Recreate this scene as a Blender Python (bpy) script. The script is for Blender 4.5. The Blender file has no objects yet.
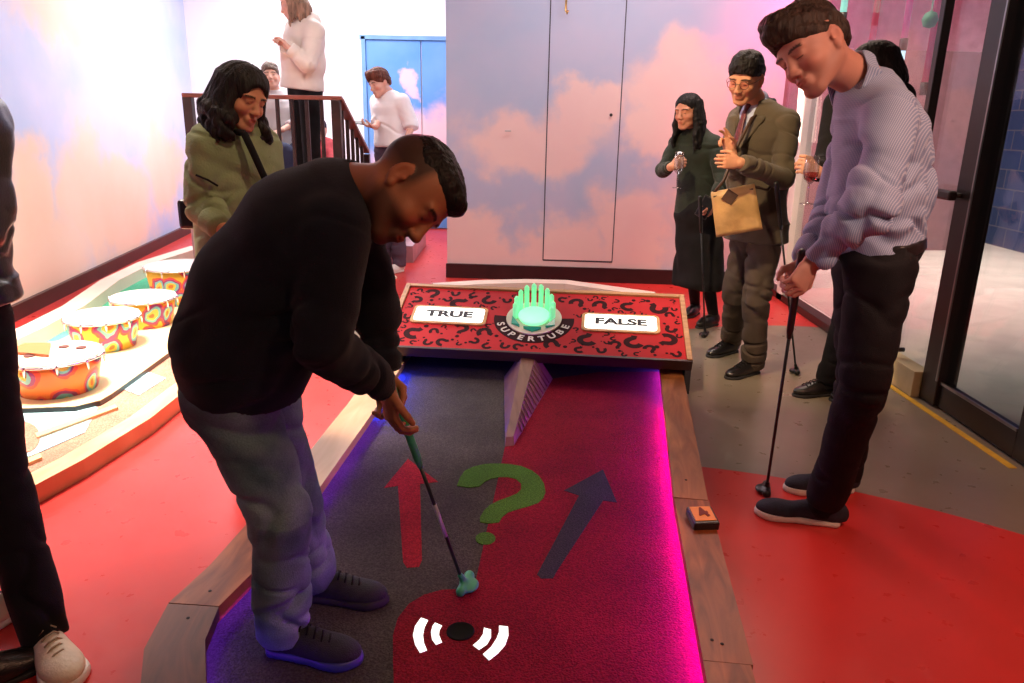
import bpy, bmesh, math, random
import numpy as np
import openvdb
from mathutils import Vector, Matrix
random.seed(7)
SC = bpy.context.scene
COL = SC.collection
V = lambda *a: np.array(a, float)

# ---------------------------------------------------------------- camera
F, CX, CY, CAM_H = 750.0, 512.0, 341.5, 1.45
_d = V(-48, 2540, F); _d /= np.linalg.norm(_d)
UPC = -_d
YC = V(0, 0, 1) - V(0, 0, 1).dot(UPC) * UPC; YC /= np.linalg.norm(YC)
XC = np.cross(YC, UPC)
if XC[0] < 0: XC = -XC
W_of = lambda v: V(v @ XC, v @ YC, v @ UPC)
CR, CU, CF = W_of(V(1, 0, 0)), W_of(V(0, -1, 0)), W_of(V(0, 0, 1))   # camera right, up, forward in the world
def ray(px, py): return W_of(V(px - CX, py - CY, F))
def G(px, py, z=0.0):                       # the place on the horizontal plane z that the photo shows at (px, py)
    r = ray(px, py); return V(0, 0, CAM_H) + r * ((z - CAM_H) / r[2])
def D(px, py, Y):                           # the place at distance Y
    r = ray(px, py); return V(0, 0, CAM_H) + r * (Y / r[1])
def DX(px, py, X):                          # the place on the plane x = X
    r = ray(px, py); return V(0, 0, CAM_H) + r * (X / r[0])
def proj(p):
    q = p - V(0, 0, CAM_H); return CX + F * (q @ CR) / (q @ CF), CY - F * (q @ CU) / (q @ CF)
cam = bpy.data.objects.new('camera', bpy.data.cameras.new('camera')); COL.objects.link(cam)
cam.matrix_world = Matrix(((CR[0], CU[0], -CF[0], 0), (CR[1], CU[1], -CF[1], 0), (CR[2], CU[2], -CF[2], CAM_H), (0, 0, 0, 1)))
cam.data.sensor_width = 36.0; cam.data.lens = F / 1024 * 36; cam.data.clip_start = 0.05
SC.camera = cam

# ---------------------------------------------------------------- light
SC.view_settings.view_transform = 'Standard'; SC.view_settings.look = 'None'
SC.view_settings.exposure = 0.0; SC.view_settings.gamma = 1.0; SC.view_settings.use_curve_mapping = False
wd = bpy.data.worlds.new('world'); SC.world = wd; wd.use_nodes = True
wd.node_tree.nodes['Background'].inputs[0].default_value = (0.55, 0.47, 0.5, 1)
wd.node_tree.nodes['Background'].inputs[1].default_value = 0.09
def area(name, loc, target, power, size, color=(1, 1, 1), sy=None, spread=180):
    l = bpy.data.lights.new(name, 'AREA'); l.energy = power; l.size = size; l.color = color; l.spread = math.radians(spread)
    if sy: l.shape = 'RECTANGLE'; l.size_y = sy
    o = bpy.data.objects.new(name, l); COL.objects.link(o); o.location = loc
    o.rotation_euler = (Vector(target) - Vector(loc)).to_track_quat('-Z', 'Y').to_euler(); return o
def spot(name, loc, target, power, ang, color, blend=.6, r=.08):
    l = bpy.data.lights.new(name, 'SPOT'); l.energy = power; l.spot_size = math.radians(ang); l.spot_blend = blend; l.color = color; l.shadow_soft_size = r
    o = bpy.data.objects.new(name, l); COL.objects.link(o); o.location = loc
    o.rotation_euler = (Vector(target) - Vector(loc)).to_track_quat('-Z', 'Y').to_euler(); return o
area('left_wall_wash', (-1.9, 4.8, 3.2), (-3.7, 5.2, 0.9), 56, 1.2, (1, .90, .88), 2.5)
area('far_room_light', (-2.2, 8.3, 3.3), (-2.2, 8.6, 0), 175, 2.2, (1, .95, .97), 2.2)
area('back_wall_wash', (0.6, 5.1, 3.2), (0.3, 7.0, 1.2), 40, 2.2, (.97, .93, 1), .7)
area('course_light', (-2.5, 3.9, 3.2), (-2.35, 3.7, 0), 125, .9, (1, .80, .68), None, 74)
area('right_aisle_light', (1.7, 5.3, 3.2), (1.3, 5.0, 0), 34, 1.0, (1, .76, .60))
spot('warm_spot', (-0.4, 2.6, 3.1), (1.2, 4.4, 1.1), 460, 42, (1, .72, .42))
spot('shirt_spot', (2.1, -0.5, 3.1), (1.14, 2.5, 1.34), 300, 24, (1, .66, .52))
spot('pink_spot', (-0.6, 5.9, 2.9), (0.9, 2.4, 1.3), 150, 40, (1, .12, .25))
area('front_fill', (0.4, -0.7, 3.0), (0.1, 2.6, 0.2), 10, 1.6, (1, .60, .40))
area('right_floor_fill', (2.0, 1.0, 3.1), (1.5, 1.9, 0), 14, .8, (1, .46, .28), None, 90)  # added fill that warms and brightens the red floor on the right
spot('face_spot', (0.9, 0.7, 2.5), (-0.25, 1.75, 1.1), 40, 50, (1, .55, .30))
spot('jacket_spot', (0.1, 2.0, 3.1), (-1.08, 3.0, 1.45), 80, 24, (1, .74, .50))
spot('pink_wall_spot', (2.1, 5.9, 3.0), (2.15, 6.9, 1.7), 45, 60, (1, .06, .18))
area('outside_light', (4.9, 7.6, 4.0), (5.1, 7.9, 0), 130, 3.0, (1, .97, .9), 4, 95)
area('outside_pink', (2.9, 6.4, 3.0), (3.4, 9.0, 1.2), 150, .6, (1, .10, .22))

# ---------------------------------------------------------------- materials
MATS = {}
def new_mat(name):
    m = bpy.data.materials.new(name); m.use_nodes = True; nt = m.node_tree
    return m, nt, nt.nodes['Principled BSDF']
def rgb(c): return (c[0], c[1], c[2], 1)
def N(nt, t, **kw):
    n = nt.nodes.new(t)
    for k, v in kw.items(): setattr(n, k, v)
    return n
def mat(name, c, rough=.6, var=.12, scale=8, bump=0., bscale=60, metal=0., spec=.5, stretch=None, emit=None, es=0, sheen=0, coat=0):
    if name in MATS: return MATS[name]
    m, nt, p = new_mat(name); L = nt.links
    tc = N(nt, 'ShaderNodeTexCoord'); mp = N(nt, 'ShaderNodeMapping'); L.new(tc.outputs['Object'], mp.inputs[0])
    if stretch: mp.inputs['Scale'].default_value = stretch
    nz = N(nt, 'ShaderNodeTexNoise'); nz.inputs['Scale'].default_value = scale; nz.inputs['Detail'].default_value = 4
    L.new(mp.outputs[0], nz.inputs['Vector'])
    cr = N(nt, 'ShaderNodeValToRGB'); L.new(nz.outputs['Fac'], cr.inputs[0])
    cr.color_ramp.elements[0].position = .3; cr.color_ramp.elements[1].position = .7
    cr.color_ramp.elements[0].color = rgb([x * (1 - var) for x in c]); cr.color_ramp.elements[1].color = rgb([min(1, x * (1 + var)) for x in c])
    L.new(cr.outputs[0], p.inputs['Base Color'])
    p.inputs['Roughness'].default_value = rough; p.inputs['Metallic'].default_value = metal; p.inputs['Specular IOR Level'].default_value = spec
    p.inputs['Sheen Weight'].default_value = sheen; p.inputs['Coat Weight'].default_value = coat
    if bump:
        n2 = N(nt, 'ShaderNodeTexNoise'); n2.inputs['Scale'].default_value = bscale; n2.inputs['Detail'].default_value = 3; L.new(mp.outputs[0], n2.inputs['Vector'])
        b = N(nt, 'ShaderNodeBump'); b.inputs['Strength'].default_value = bump; b.inputs['Distance'].default_value = .01
        L.new(n2.outputs['Fac'], b.inputs['Height']); L.new(b.outputs[0], p.inputs['Normal'])
    if emit: p.inputs['Emission Color'].default_value = rgb(emit); p.inputs['Emission Strength'].default_value = es
    MATS[name] = m; return m
def vcol_mat(name, rough=.55, bump=.15, bscale=220, sss=0.0):
    m, nt, p = new_mat(name); L = nt.links
    a = N(nt, 'ShaderNodeVertexColor'); a.layer_name = 'Col'; L.new(a.outputs[0], p.inputs['Base Color'])
    p.inputs['Roughness'].default_value = rough; p.inputs['Specular IOR Level'].default_value = .35
    tc = N(nt, 'ShaderNodeTexCoord'); n2 = N(nt, 'ShaderNodeTexNoise'); n2.inputs['Scale'].default_value = bscale; L.new(tc.outputs['Object'], n2.inputs['Vector'])
    b = N(nt, 'ShaderNodeBump'); b.inputs['Strength'].default_value = bump; b.inputs['Distance'].default_value = .002
    L.new(n2.outputs['Fac'], b.inputs['Height']); L.new(b.outputs[0], p.inputs['Normal'])
    return m
SKIN = vcol_mat('skin')
def emis(name, c, s):
    m, nt, p = new_mat(name); p.inputs['Base Color'].default_value = rgb(c)
    p.inputs['Emission Color'].default_value = rgb(c); p.inputs['Emission Strength'].default_value = s; return m
def glass_mat(name, tint=(1, 1, 1), gl=.12, rough=.02):
    m = bpy.data.materials.new(name); m.use_nodes = True; nt = m.node_tree; nt.nodes.clear(); L = nt.links
    o = N(nt, 'ShaderNodeOutputMaterial'); t = N(nt, 'ShaderNodeBsdfTransparent'); t.inputs[0].default_value = rgb(tint)
    g = N(nt, 'ShaderNodeBsdfGlossy'); g.inputs['Roughness'].default_value = rough; mx = N(nt, 'ShaderNodeMixShader')
    lw = N(nt, 'ShaderNodeLayerWeight'); lw.inputs[0].default_value = .5; pw = N(nt, 'ShaderNodeMath', operation='POWER'); L.new(lw.outputs['Facing'], pw.inputs[0]); pw.inputs[1].default_value = 4.
    ma = N(nt, 'ShaderNodeMath', operation='MULTIPLY_ADD'); L.new(pw.outputs[0], ma.inputs[0]); ma.inputs[1].default_value = .6; ma.inputs[2].default_value = gl * .3
    L.new(ma.outputs[0], mx.inputs[0]); L.new(t.outputs[0], mx.inputs[1]); L.new(g.outputs[0], mx.inputs[2]); L.new(mx.outputs[0], o.inputs[0]); return m
def wood_mat(name, c1, c2, rough=.45, scale=3.0, stretch=(1, 9, 9)):
    m, nt, p = new_mat(name); L = nt.links
    tc = N(nt, 'ShaderNodeTexCoord'); mp = N(nt, 'ShaderNodeMapping'); mp.inputs['Scale'].default_value = stretch
    L.new(tc.outputs['UV'], mp.inputs[0])
    nz = N(nt, 'ShaderNodeTexNoise'); nz.inputs['Scale'].default_value = scale; nz.inputs['Detail'].default_value = 8; nz.inputs['Distortion'].default_value = 1.2
    L.new(mp.outputs[0], nz.inputs['Vector'])
    cr = N(nt, 'ShaderNodeValToRGB'); L.new(nz.outputs['Fac'], cr.inputs[0]); cr.color_ramp.elements[0].position = .35; cr.color_ramp.elements[1].position = .68
    cr.color_ramp.elements[0].color = rgb(c1); cr.color_ramp.elements[1].color = rgb(c2); L.new(cr.outputs[0], p.inputs['Base Color'])
    p.inputs['Roughness'].default_value = rough
    b = N(nt, 'ShaderNodeBump'); b.inputs['Strength'].default_value = .25; b.inputs['Distance'].default_value = .004
    L.new(nz.outputs['Fac'], b.inputs['Height']); L.new(b.outputs[0], p.inputs['Normal']); return m
def cloud_mat(name, sky1, sky2, cloud1, cloud2, blobs, h_ax=2, rough=.55):
    """a painted sky mural: cloud banks placed by ellipses (u, z, ru, rz) in wall coordinates, edges broken by noise"""
    m, nt, p = new_mat(name); L = nt.links
    uv = N(nt, 'ShaderNodeTexCoord')
    nz = N(nt, 'ShaderNodeTexNoise'); nz.inputs['Scale'].default_value = 1.7; nz.inputs['Detail'].default_value = 7; nz.inputs['Roughness'].default_value = .55
    L.new(uv.outputs['UV'], nz.inputs['Vector'])
    sub = N(nt, 'ShaderNodeVectorMath', operation='SUBTRACT'); L.new(nz.outputs['Color'], sub.inputs[0]); sub.inputs[1].default_value = (.5, .5, .5)
    sc = N(nt, 'ShaderNodeVectorMath', operation='SCALE'); L.new(sub.outputs[0], sc.inputs[0]); sc.inputs['Scale'].default_value = 1.1
    add = N(nt, 'ShaderNodeVectorMath', operation='ADD'); L.new(uv.outputs['UV'], add.inputs[0]); L.new(sc.outputs[0], add.inputs[1])
    prev = None
    for (u, z, ru, rz) in blobs:
        s = N(nt, 'ShaderNodeVectorMath', operation='SUBTRACT'); L.new(add.outputs[0], s.inputs[0]); s.inputs[1].default_value = (u, z, 0)
        q = N(nt, 'ShaderNodeVectorMath', operation='MULTIPLY'); L.new(s.outputs[0], q.inputs[0]); q.inputs[1].default_value = (1 / ru, 1 / rz, 0)
        ln = N(nt, 'ShaderNodeVectorMath', operation='LENGTH'); L.new(q.outputs[0], ln.inputs[0])
        if prev is None: prev = ln.outputs['Value']
        else:
            mi = N(nt, 'ShaderNodeMath', operation='SMOOTH_MIN'); L.new(prev, mi.inputs[0]); L.new(ln.outputs['Value'], mi.inputs[1]); mi.inputs[2].default_value = .25; prev = mi.outputs[0]
    mr = N(nt, 'ShaderNodeMapRange', interpolation_type='SMOOTHSTEP'); L.new(prev, mr.inputs[0]); mr.inputs[1].default_value = 1.38; mr.inputs[2].default_value = .66
    n3 = N(nt, 'ShaderNodeTexNoise'); n3.inputs['Scale'].default_value = 1.1; n3.inputs['Detail'].default_value = 4; L.new(uv.outputs['UV'], n3.inputs['Vector'])
    def ramp(a, b):
        r = N(nt, 'ShaderNodeValToRGB'); r.color_ramp.elements[0].position = .36; r.color_ramp.elements[1].position = .64
        r.color_ramp.elements[0].color = rgb(a); r.color_ramp.elements[1].color = rgb(b); L.new(n3.outputs['Fac'], r.inputs[0]); return r
    ra, rb = ramp(sky1, sky2), ramp(cloud1, cloud2)
    mx = N(nt, 'ShaderNodeMix', data_type='RGBA'); L.new(mr.outputs[0], mx.inputs[0]); L.new(ra.outputs[0], mx.inputs[6]); L.new(rb.outputs[0], mx.inputs[7])
    L.new(mx.outputs[2], p.inputs['Base Color']); p.inputs['Roughness'].default_value = rough; return m
def turf_mat(name, c, c2=None):
    m, nt, p = new_mat(name); L = nt.links
    tc = N(nt, 'ShaderNodeTexCoord')
    nz = N(nt, 'ShaderNodeTexNoise'); nz.inputs['Scale'].default_value = 170; nz.inputs['Detail'].default_value = 2; L.new(tc.outputs['Object'], nz.inputs['Vector'])
    n2 = N(nt, 'ShaderNodeTexNoise'); n2.inputs['Scale'].default_value = 3; n2.inputs['Detail'].default_value = 5; L.new(tc.outputs['Object'], n2.inputs['Vector'])
    cr = N(nt, 'ShaderNodeValToRGB'); cr.color_ramp.elements[0].position = .35; cr.color_ramp.elements[1].position = .68
    cr.color_ramp.elements[0].color = rgb([x * .62 for x in c]); cr.color_ramp.elements[1].color = rgb([min(1, x * 1.35) for x in c]); L.new(nz.outputs['Fac'], cr.inputs[0])
    mr = N(nt, 'ShaderNodeMapRange'); L.new(n2.outputs['Fac'], mr.inputs[0]); mr.inputs[1].default_value = .3; mr.inputs[2].default_value = .7; mr.inputs[3].default_value = .75; mr.inputs[4].default_value = 1.2
    ml = N(nt, 'ShaderNodeVectorMath', operation='SCALE'); L.new(cr.outputs[0], ml.inputs[0]); L.new(mr.outputs[0], ml.inputs['Scale'])
    L.new(ml.outputs[0], p.inputs['Base Color']); p.inputs['Roughness'].default_value = .95; p.inputs['Specular IOR Level'].default_value = .15
    b = N(nt, 'ShaderNodeBump'); b.inputs['Strength'].default_value = .9; b.inputs['Distance'].default_value = .006
    L.new(nz.outputs['Fac'], b.inputs['Height']); L.new(b.outputs[0], p.inputs['Normal']); return m

# ---------------------------------------------------------------- object helpers
def tag(o, label=None, cat=None, group=None, kind=None):
    if label: o['label'] = label
    if cat: o['category'] = cat
    if group: o['group'] = group
    if kind: o['kind'] = kind
    return o
def empty(name, loc=(0, 0, 0), label=None, cat=None, group=None):
    o = bpy.data.objects.new(name, None); COL.objects.link(o); o.location = tuple(loc); o.empty_display_size = .1
    return tag(o, label, cat, group)
def link(name, me, m, parent=None):
    o = bpy.data.objects.new(name, me); COL.objects.link(o)
    if m is not None:
        for mm in (m if isinstance(m, (list, tuple)) else [m]): me.materials.append(mm)
    if parent is not None: setp(o, parent)
    return o
def root_loc(p):
    l = Vector((0, 0, 0))
    while p is not None: l += p.location; p = p.parent
    return l
def setp(o, parent):          # parents only ever carry a translation
    o.parent = parent; o.location = o.location - root_loc(parent)
def bm_obj(name, bm, m, parent=None, smooth=False, bevel=0):
    if bevel: bmesh.ops.bevel(bm, geom=bm.edges[:], offset=bevel, segments=2, profile=.5, affect='EDGES')
    bmesh.ops.recalc_face_normals(bm, faces=bm.faces[:])
    me = bpy.data.meshes.new(name); bm.to_mesh(me); bm.free()
    if smooth:
        for p in me.polygons: p.use_smooth = True
    return link(name, me, m, parent)
def uvbox(bm):
    uv = bm.loops.layers.uv.verify()
    return uv
def add_prism(bm, pts_low, pts_top, uvs=None):
    """closed prism between two loops of points"""
    a = [bm.verts.new(tuple(p)) for p in pts_low]; b = [bm.verts.new(tuple(p)) for p in pts_top]; n = len(a); fs = []
    fs.append(bm.faces.new(b)); fs.append(bm.faces.new(a[::-1]))
    for i in range(n): fs.append(bm.faces.new((a[i], a[(i + 1) % n], b[(i + 1) % n], b[i])))
    return fs
def poly_prism(bm, pts, z0, z1): return add_prism(bm, [(p[0], p[1], z0) for p in pts], [(p[0], p[1], z1) for p in pts])
def add_box(bm, c, s, R=None):
    c = np.array(c, float); R = np.eye(3) if R is None else R
    q = lambda x, y, z: tuple(c + R @ V(x * s[0] / 2, y * s[1] / 2, z * s[2] / 2))
    lo = [q(-1, -1, -1), q(1, -1, -1), q(1, 1, -1), q(-1, 1, -1)]; hi = [q(-1, -1, 1), q(1, -1, 1), q(1, 1, 1), q(-1, 1, 1)]
    return add_prism(bm, lo, hi)
def unit(v): v = np.array(v, float); return v / max(1e-9, np.linalg.norm(v))
def frame(u, w):               # right-handed axes with z' = u, x' nearest w
    u = unit(u); w = np.array(w, float); w = unit(w - (w @ u) * u); return np.stack([w, np.cross(u, w), u], 1)
def add_tube(bm, pts, r, n=10, caps=True):
    pts = [np.array(p, float) for p in pts]; rs = r if isinstance(r, (list, tuple)) else [r] * len(pts); rings = []
    ref = V(0, 0, 1)
    if abs(unit(pts[-1] - pts[0])[2]) > .9: ref = V(1, 0, 0)
    for i, p in enumerate(pts):
        t = unit(pts[min(i + 1, len(pts) - 1)] - pts[max(i - 1, 0)]); Fm = frame(t, ref)
        rings.append([bm.verts.new(tuple(p + rs[i] * (math.cos(a) * Fm[:, 0] + math.sin(a) * Fm[:, 1]))) for a in [2 * math.pi * k / n for k in range(n)]])
    for a, b in zip(rings, rings[1:]):
        for k in range(n): bm.faces.new((a[k], a[(k + 1) % n], b[(k + 1) % n], b[k]))
    if caps: bm.faces.new(rings[0][::-1]); bm.faces.new(rings[-1])
def add_lathe(bm, prof, c, R=None, n=32, closed=False):
    c = np.array(c, float); R = np.eye(3) if R is None else R; rings = []
    for (r, z) in prof:
        rings.append([bm.verts.new(tuple(c + R @ V(r * math.cos(a), r * math.sin(a), z))) for a in [2 * math.pi * k / n for k in range(n)]])
    for a, b in zip(rings, rings[1:]):
        for k in range(n): bm.faces.new((a[k], a[(k + 1) % n], b[(k + 1) % n], b[k]))
    if closed: bm.faces.new(rings[0][::-1]); bm.faces.new(rings[-1])
def planar_uv(o, fn):
    me = o.data; uv = me.uv_layers.new(name='UVMap'); off = root_loc(o.parent) if o.parent else Vector((0, 0, 0)); off = off + o.location
    for l in me.loops:
        co = me.vertices[l.vertex_index].co + off; uv.data[l.index].uv = fn(np.array(co))
    return o
def text_mesh(txt, size, extrude=0.0, offset=0.0, sx=1.0):
    c = bpy.data.curves.new('txt', 'FONT'); c.body = txt; c.size = size; c.extrude = extrude; c.offset = offset; c.align_x = 'CENTER'; c.align_y = 'CENTER'
    o = bpy.data.objects.new('txt', c); COL.objects.link(o); dg = bpy.context.evaluated_depsgraph_get(); me = bpy.data.meshes.new_from_object(o.evaluated_get(dg))
    bpy.data.objects.remove(o); bpy.data.curves.remove(c)
    for v in me.vertices: v.co.x *= sx
    return me
def plank(name, path, width, z0, z1, m, parent=None, side=0, bevel=.006, tans=(None, None)):
    """a board laid along a path (list of ground points); side -1/0/1 = path is left edge, centre, right edge"""
    bm = bmesh.new(); P = [np.array(p[:2], float) for p in path]; Ls, Rs = [], []; s = [0.]
    for i, p in enumerate(P):
        t = P[min(i + 1, len(P) - 1)] - P[max(i - 1, 0)]; t /= np.linalg.norm(t)
        if i == 0 and tans[0] is not None: t = tans[0]
        if i == len(P) - 1 and tans[1] is not None: t = tans[1]
        n = V(t[1], -t[0])
        a = p - n * width * (.5 * (1 - side) if side >= 0 else 1) ; b = p + n * width * (.5 * (1 + side) if side >= 0 else 0)
        if side == 1: a, b = p, p + n * width
        if side == -1: a, b = p - n * width, p
        Ls.append(a); Rs.append(b)
        if i: s.append(s[-1] + np.linalg.norm(p - P[i - 1]))
    uv = bm.loops.layers.uv.verify()
    ring = lambda i: [bm.verts.new((*Ls[i], z0)), bm.verts.new((*Rs[i], z0)), bm.verts.new((*Rs[i], z1)), bm.verts.new((*Ls[i], z1))]
    rg = [ring(i) for i in range(len(P))]; U = {}
    for i, r in enumerate(rg):
        for k, v in enumerate(r): U[v] = (s[i], (0, width, width + .1, -.1)[k] if k < 2 else (width, 0)[k - 2])
    for i in range(len(P) - 1):
        for k in range(4): bm.faces.new((rg[i][k], rg[i][(k + 1) % 4], rg[i + 1][(k + 1) % 4], rg[i + 1][k]))
    bm.faces.new(rg[0][::-1]); bm.faces.new(rg[-1])
    for f in bm.faces:
        for l in f.loops: l[uv].uv = U[l.vert]
    if bevel:
        es = [e for e in bm.edges if len(e.link_faces) == 2 and e.calc_face_angle(0) > .9]
        bmesh.ops.bevel(bm, geom=es, offset=bevel, segments=2, profile=.5, affect='EDGES')
    return bm_obj(name, bm, m, parent)

# ---------------------------------------------------------------- soft bodies: signed distance fields turned into one surface
def vnoise(p, s=1.0, seed=0):
    q = p * s + seed * 13.7; i = np.floor(q).astype(np.int64); f = q - i; f = f * f * (3 - 2 * f)
    def h(x, y, z):
        n = (x * 374761393 + y * 668265263 + z * 2147483647 + seed * 974711) & 0x7fffffff
        n = ((n ^ (n >> 13)) * 1274126177) & 0x7fffffff
        return (n ^ (n >> 16) & 0xffff) % 65536 / 32768.0 - 1
    r = 0
    for dx in (0, 1):
        for dy in (0, 1):
            for dz in (0, 1):
                w = (f[:, 0] if dx else 1 - f[:, 0]) * (f[:, 1] if dy else 1 - f[:, 1]) * (f[:, 2] if dz else 1 - f[:, 2])
                r = r + w * h(i[:, 0] + dx, i[:, 1] + dy, i[:, 2] + dz)
    return r
class Sdf:
    def __init__(s, res): s.res = res; s.pr = []
    def cone(s, a, b, ra, rb=None, w=None, fa=1.0, fb=None, k=.012, op='u', cap=None):
        a = np.array(a, float); b = np.array(b, float); rb = ra if rb is None else rb; fb = fa if fb is None else fb
        L = np.linalg.norm(b - a); u = (b - a) / L if L > 1e-6 else V(0, 0, 1)
        if w is None: w = V(1, 0, 0) if abs(u[0]) < .8 else V(0, 1, 0)
        w = np.array(w, float); w = w - (w @ u) * u
        if np.linalg.norm(w) < 1e-4: w = np.cross(u, V(.3, .8, .52))
        w = unit(w); s.pr.append(('c', a, u, L, w, np.cross(u, w), ra, rb, fa, fb, k, op, cap)); return s
    def ell(s, c, R, r, k=.012, op='u'): s.pr.append(('e', np.array(c, float), np.array(R, float), np.array(r, float), k, op)); return s
    def plane(s, pt, n, k=.002, near=None):        # removes the side the normal points to (within radius near of pt)
        s.pr.append(('p', np.array(pt, float), unit(n), k, near)); return s
    def chain(s, pts, rs, w=None, fl=1.0, k=.012, op='u'):
        fl = fl if isinstance(fl, (list, tuple)) else [fl] * len(pts)
        for i in range(len(pts) - 1): s.cone(pts[i], pts[i + 1], rs[i], rs[i + 1], w, fl[i], fl[i + 1], k, op)
        return s
    def mesh(s, name):
        lo = V(1e9, 1e9, 1e9); hi = -lo
        for p in s.pr:
            if p[0] == 'c' and p[11] == 'u':
                R = max(p[6], p[7], p[6] * p[8], p[7] * p[9])
                for q in (p[1], p[1] + p[2] * p[3]): lo = np.minimum(lo, q - R); hi = np.maximum(hi, q + R)
            if p[0] == 'e' and p[5] == 'u': R = max(p[3]); lo = np.minimum(lo, p[1] - R); hi = np.maximum(hi, p[1] + R)
        h = s.res; lo = lo - 4 * h - .01; hi = hi + 4 * h + .01; n = np.ceil((hi - lo) / h).astype(int) + 1
        A = np.full(tuple(n), .06, np.float32)
        ax = [(lo[i] + h * np.arange(n[i])).astype(np.float32) for i in range(3)]
        for p in s.pr:
            if p[0] == 'p':
                _, pt, nn, k, near = p
                if near: a0 = np.clip(np.floor((pt - near - lo) / h).astype(int), 0, n); a1 = np.clip(np.ceil((pt + near - lo) / h).astype(int) + 1, 0, n)
                else: a0 = np.zeros(3, int); a1 = n
                sl = tuple(slice(a0[i], a1[i]) for i in range(3))
                d = ((ax[0][sl[0]] - pt[0])[:, None, None] * nn[0] + (ax[1][sl[1]] - pt[1])[None, :, None] * nn[1] + (ax[2][sl[2]] - pt[2])[None, None, :] * nn[2])
                A[sl] = np.maximum(A[sl], d); continue
            if p[0] == 'c':
                _, a, u, L, w, v, ra, rb, fa, fb, k, op, cap = p; R = max(ra, rb, ra * fa, rb * fb) + k + 3.5 * h
                l2 = np.minimum(a, a + u * L) - R; h2 = np.maximum(a, a + u * L) + R
            else:
                _, c, Rm, r, k, op = p; R = max(r) + k + 3.5 * h; l2 = c - R; h2 = c + R
            a0 = np.clip(np.floor((l2 - lo) / h).astype(int), 0, n); a1 = np.clip(np.ceil((h2 - lo) / h).astype(int) + 1, 0, n)
            if (a1 <= a0).any(): continue
            sl = tuple(slice(a0[i], a1[i]) for i in range(3)); x = ax[0][sl[0]][:, None, None]; y = ax[1][sl[1]][None, :, None]; z = ax[2][sl[2]][None, None, :]
            if p[0] == 'c':
                X, Y, Z = x - np.float32(a[0]), y - np.float32(a[1]), z - np.float32(a[2])
                qu = X * np.float32(u[0]) + Y * np.float32(u[1]) + Z * np.float32(u[2]); t = np.clip(qu / max(L, 1e-6), 0, 1) if L > 1e-6 else np.zeros_like(qu)
                qw = X * np.float32(w[0]) + Y * np.float32(w[1]) + Z * np.float32(w[2]); qv = X * np.float32(v[0]) + Y * np.float32(v[1]) + Z * np.float32(v[2])
                rw = ra + (rb - ra) * t; rv = rw * (fa + (fb - fa) * t); qe = qu - t * L; re = np.minimum(rw, rv) if cap is None else np.float32(cap)
                e = np.sqrt((qw / rw) ** 2 + (qv / rv) ** 2 + (qe / re) ** 2) + 1e-6; g = np.sqrt((qw / rw ** 2) ** 2 + (qv / rv ** 2) ** 2 + (qe / re ** 2) ** 2) + 1e-6
            else:
                X, Y, Z = x - np.float32(c[0]), y - np.float32(c[1]), z - np.float32(c[2]); q = [(X * np.float32(Rm[0, i]) + Y * np.float32(Rm[1, i]) + Z * np.float32(Rm[2, i])) for i in range(3)]
                e = np.sqrt(sum((q[i] / r[i]) ** 2 for i in range(3))) + 1e-6; g = np.sqrt(sum((q[i] / r[i] ** 2) ** 2 for i in range(3))) + 1e-6
            d = (e * (e - 1) / g).astype(np.float32); B = A[sl]
            if op == 'u':
                hh = np.maximum(k - np.abs(B - d), 0) / k; A[sl] = np.minimum(B, d) - hh * hh * k * .25
            elif op == 's':
                d = -d; hh = np.maximum(k - np.abs(B - d), 0) / k; A[sl] = np.maximum(B, d) + hh * hh * k * .25
        A = np.clip(A, -4 * h, 4 * h)
        g = openvdb.FloatGrid(4 * h); g.copyFromArray(A)
        P, T, Q = g.convertToPolygons(0.0, 0.0)
        P = P * h + lo; s.lo = lo
        faces = [tuple(int(i) for i in f[::-1]) for f in Q] + [tuple(int(i) for i in f[::-1]) for f in T]
        me = bpy.data.meshes.new(name); me.from_pydata(P.tolist(), [], faces); me.update()
        # keep the biggest island only if stray crumbs exist is not needed: prims overlap
        for_s = np.ones(len(me.polygons), bool); me.polygons.foreach_set('use_smooth', for_s)
        return me
def get_co(me): a = np.empty(len(me.vertices) * 3); me.vertices.foreach_get('co', a); return a.reshape(-1, 3)
def get_no(me): a = np.empty(len(me.vertices) * 3); me.vertices.foreach_get('normal', a); return a.reshape(-1, 3)
def displace(me, folds=(), g_amp=0., g_scale=8., strand=None, seed=1):
    """folds: (centre, axis, radius, amp, wavelength)"""
    P = get_co(me); Nn = get_no(me); d = np.zeros(len(P))
    if g_amp: d += g_amp * vnoise(P, g_scale, seed) + g_amp * .5 * vnoise(P, g_scale * 2.3, seed + 1)
    for (c, a, R, amp, lam) in folds:
        q = P - np.array(c); w = np.exp(-(q ** 2).sum(1) / R ** 2); Fm = frame(a, V(.3, .7, .2)); L = q @ Fm; wz = L[:, 2] + .030 * vnoise(P, 7, seed + 3)
        Q = np.stack([L[:, 0] * .42, L[:, 1] * .42, wz], 1); n1 = vnoise(Q, .62 / lam, seed + int(1000 * abs(c[0])) % 50); rd = np.exp(-(n1 / .17) ** 2)
        d += amp * 2.0 * w * (rd - .42)
    if strand is not None and len(strand) == 4:         # strands that run down around a head
        H, amp, sc, fl = strand; L = (P - H.c) @ H.R; h = np.hypot(L[:, 0], L[:, 1]) + 1e-6
        Q = np.stack([L[:, 0] / h * .085, L[:, 1] / h * .085, L[:, 2] * fl], 1); d += amp * (vnoise(Q, sc, seed) + .5 * vnoise(Q, sc * 2.3, seed + 5))
    elif strand is not None:
        ax, amp, sc = strand; Fm = frame(ax, V(.3, .5, .2)); L = P @ Fm; L[:, 2] *= .12; d += amp * vnoise(L, sc, seed) + amp * .5 * vnoise(L, sc * 2.1, seed + 5)
    P = P + Nn * d[:, None]; me.vertices.foreach_set('co', P.ravel()); me.update()
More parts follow.
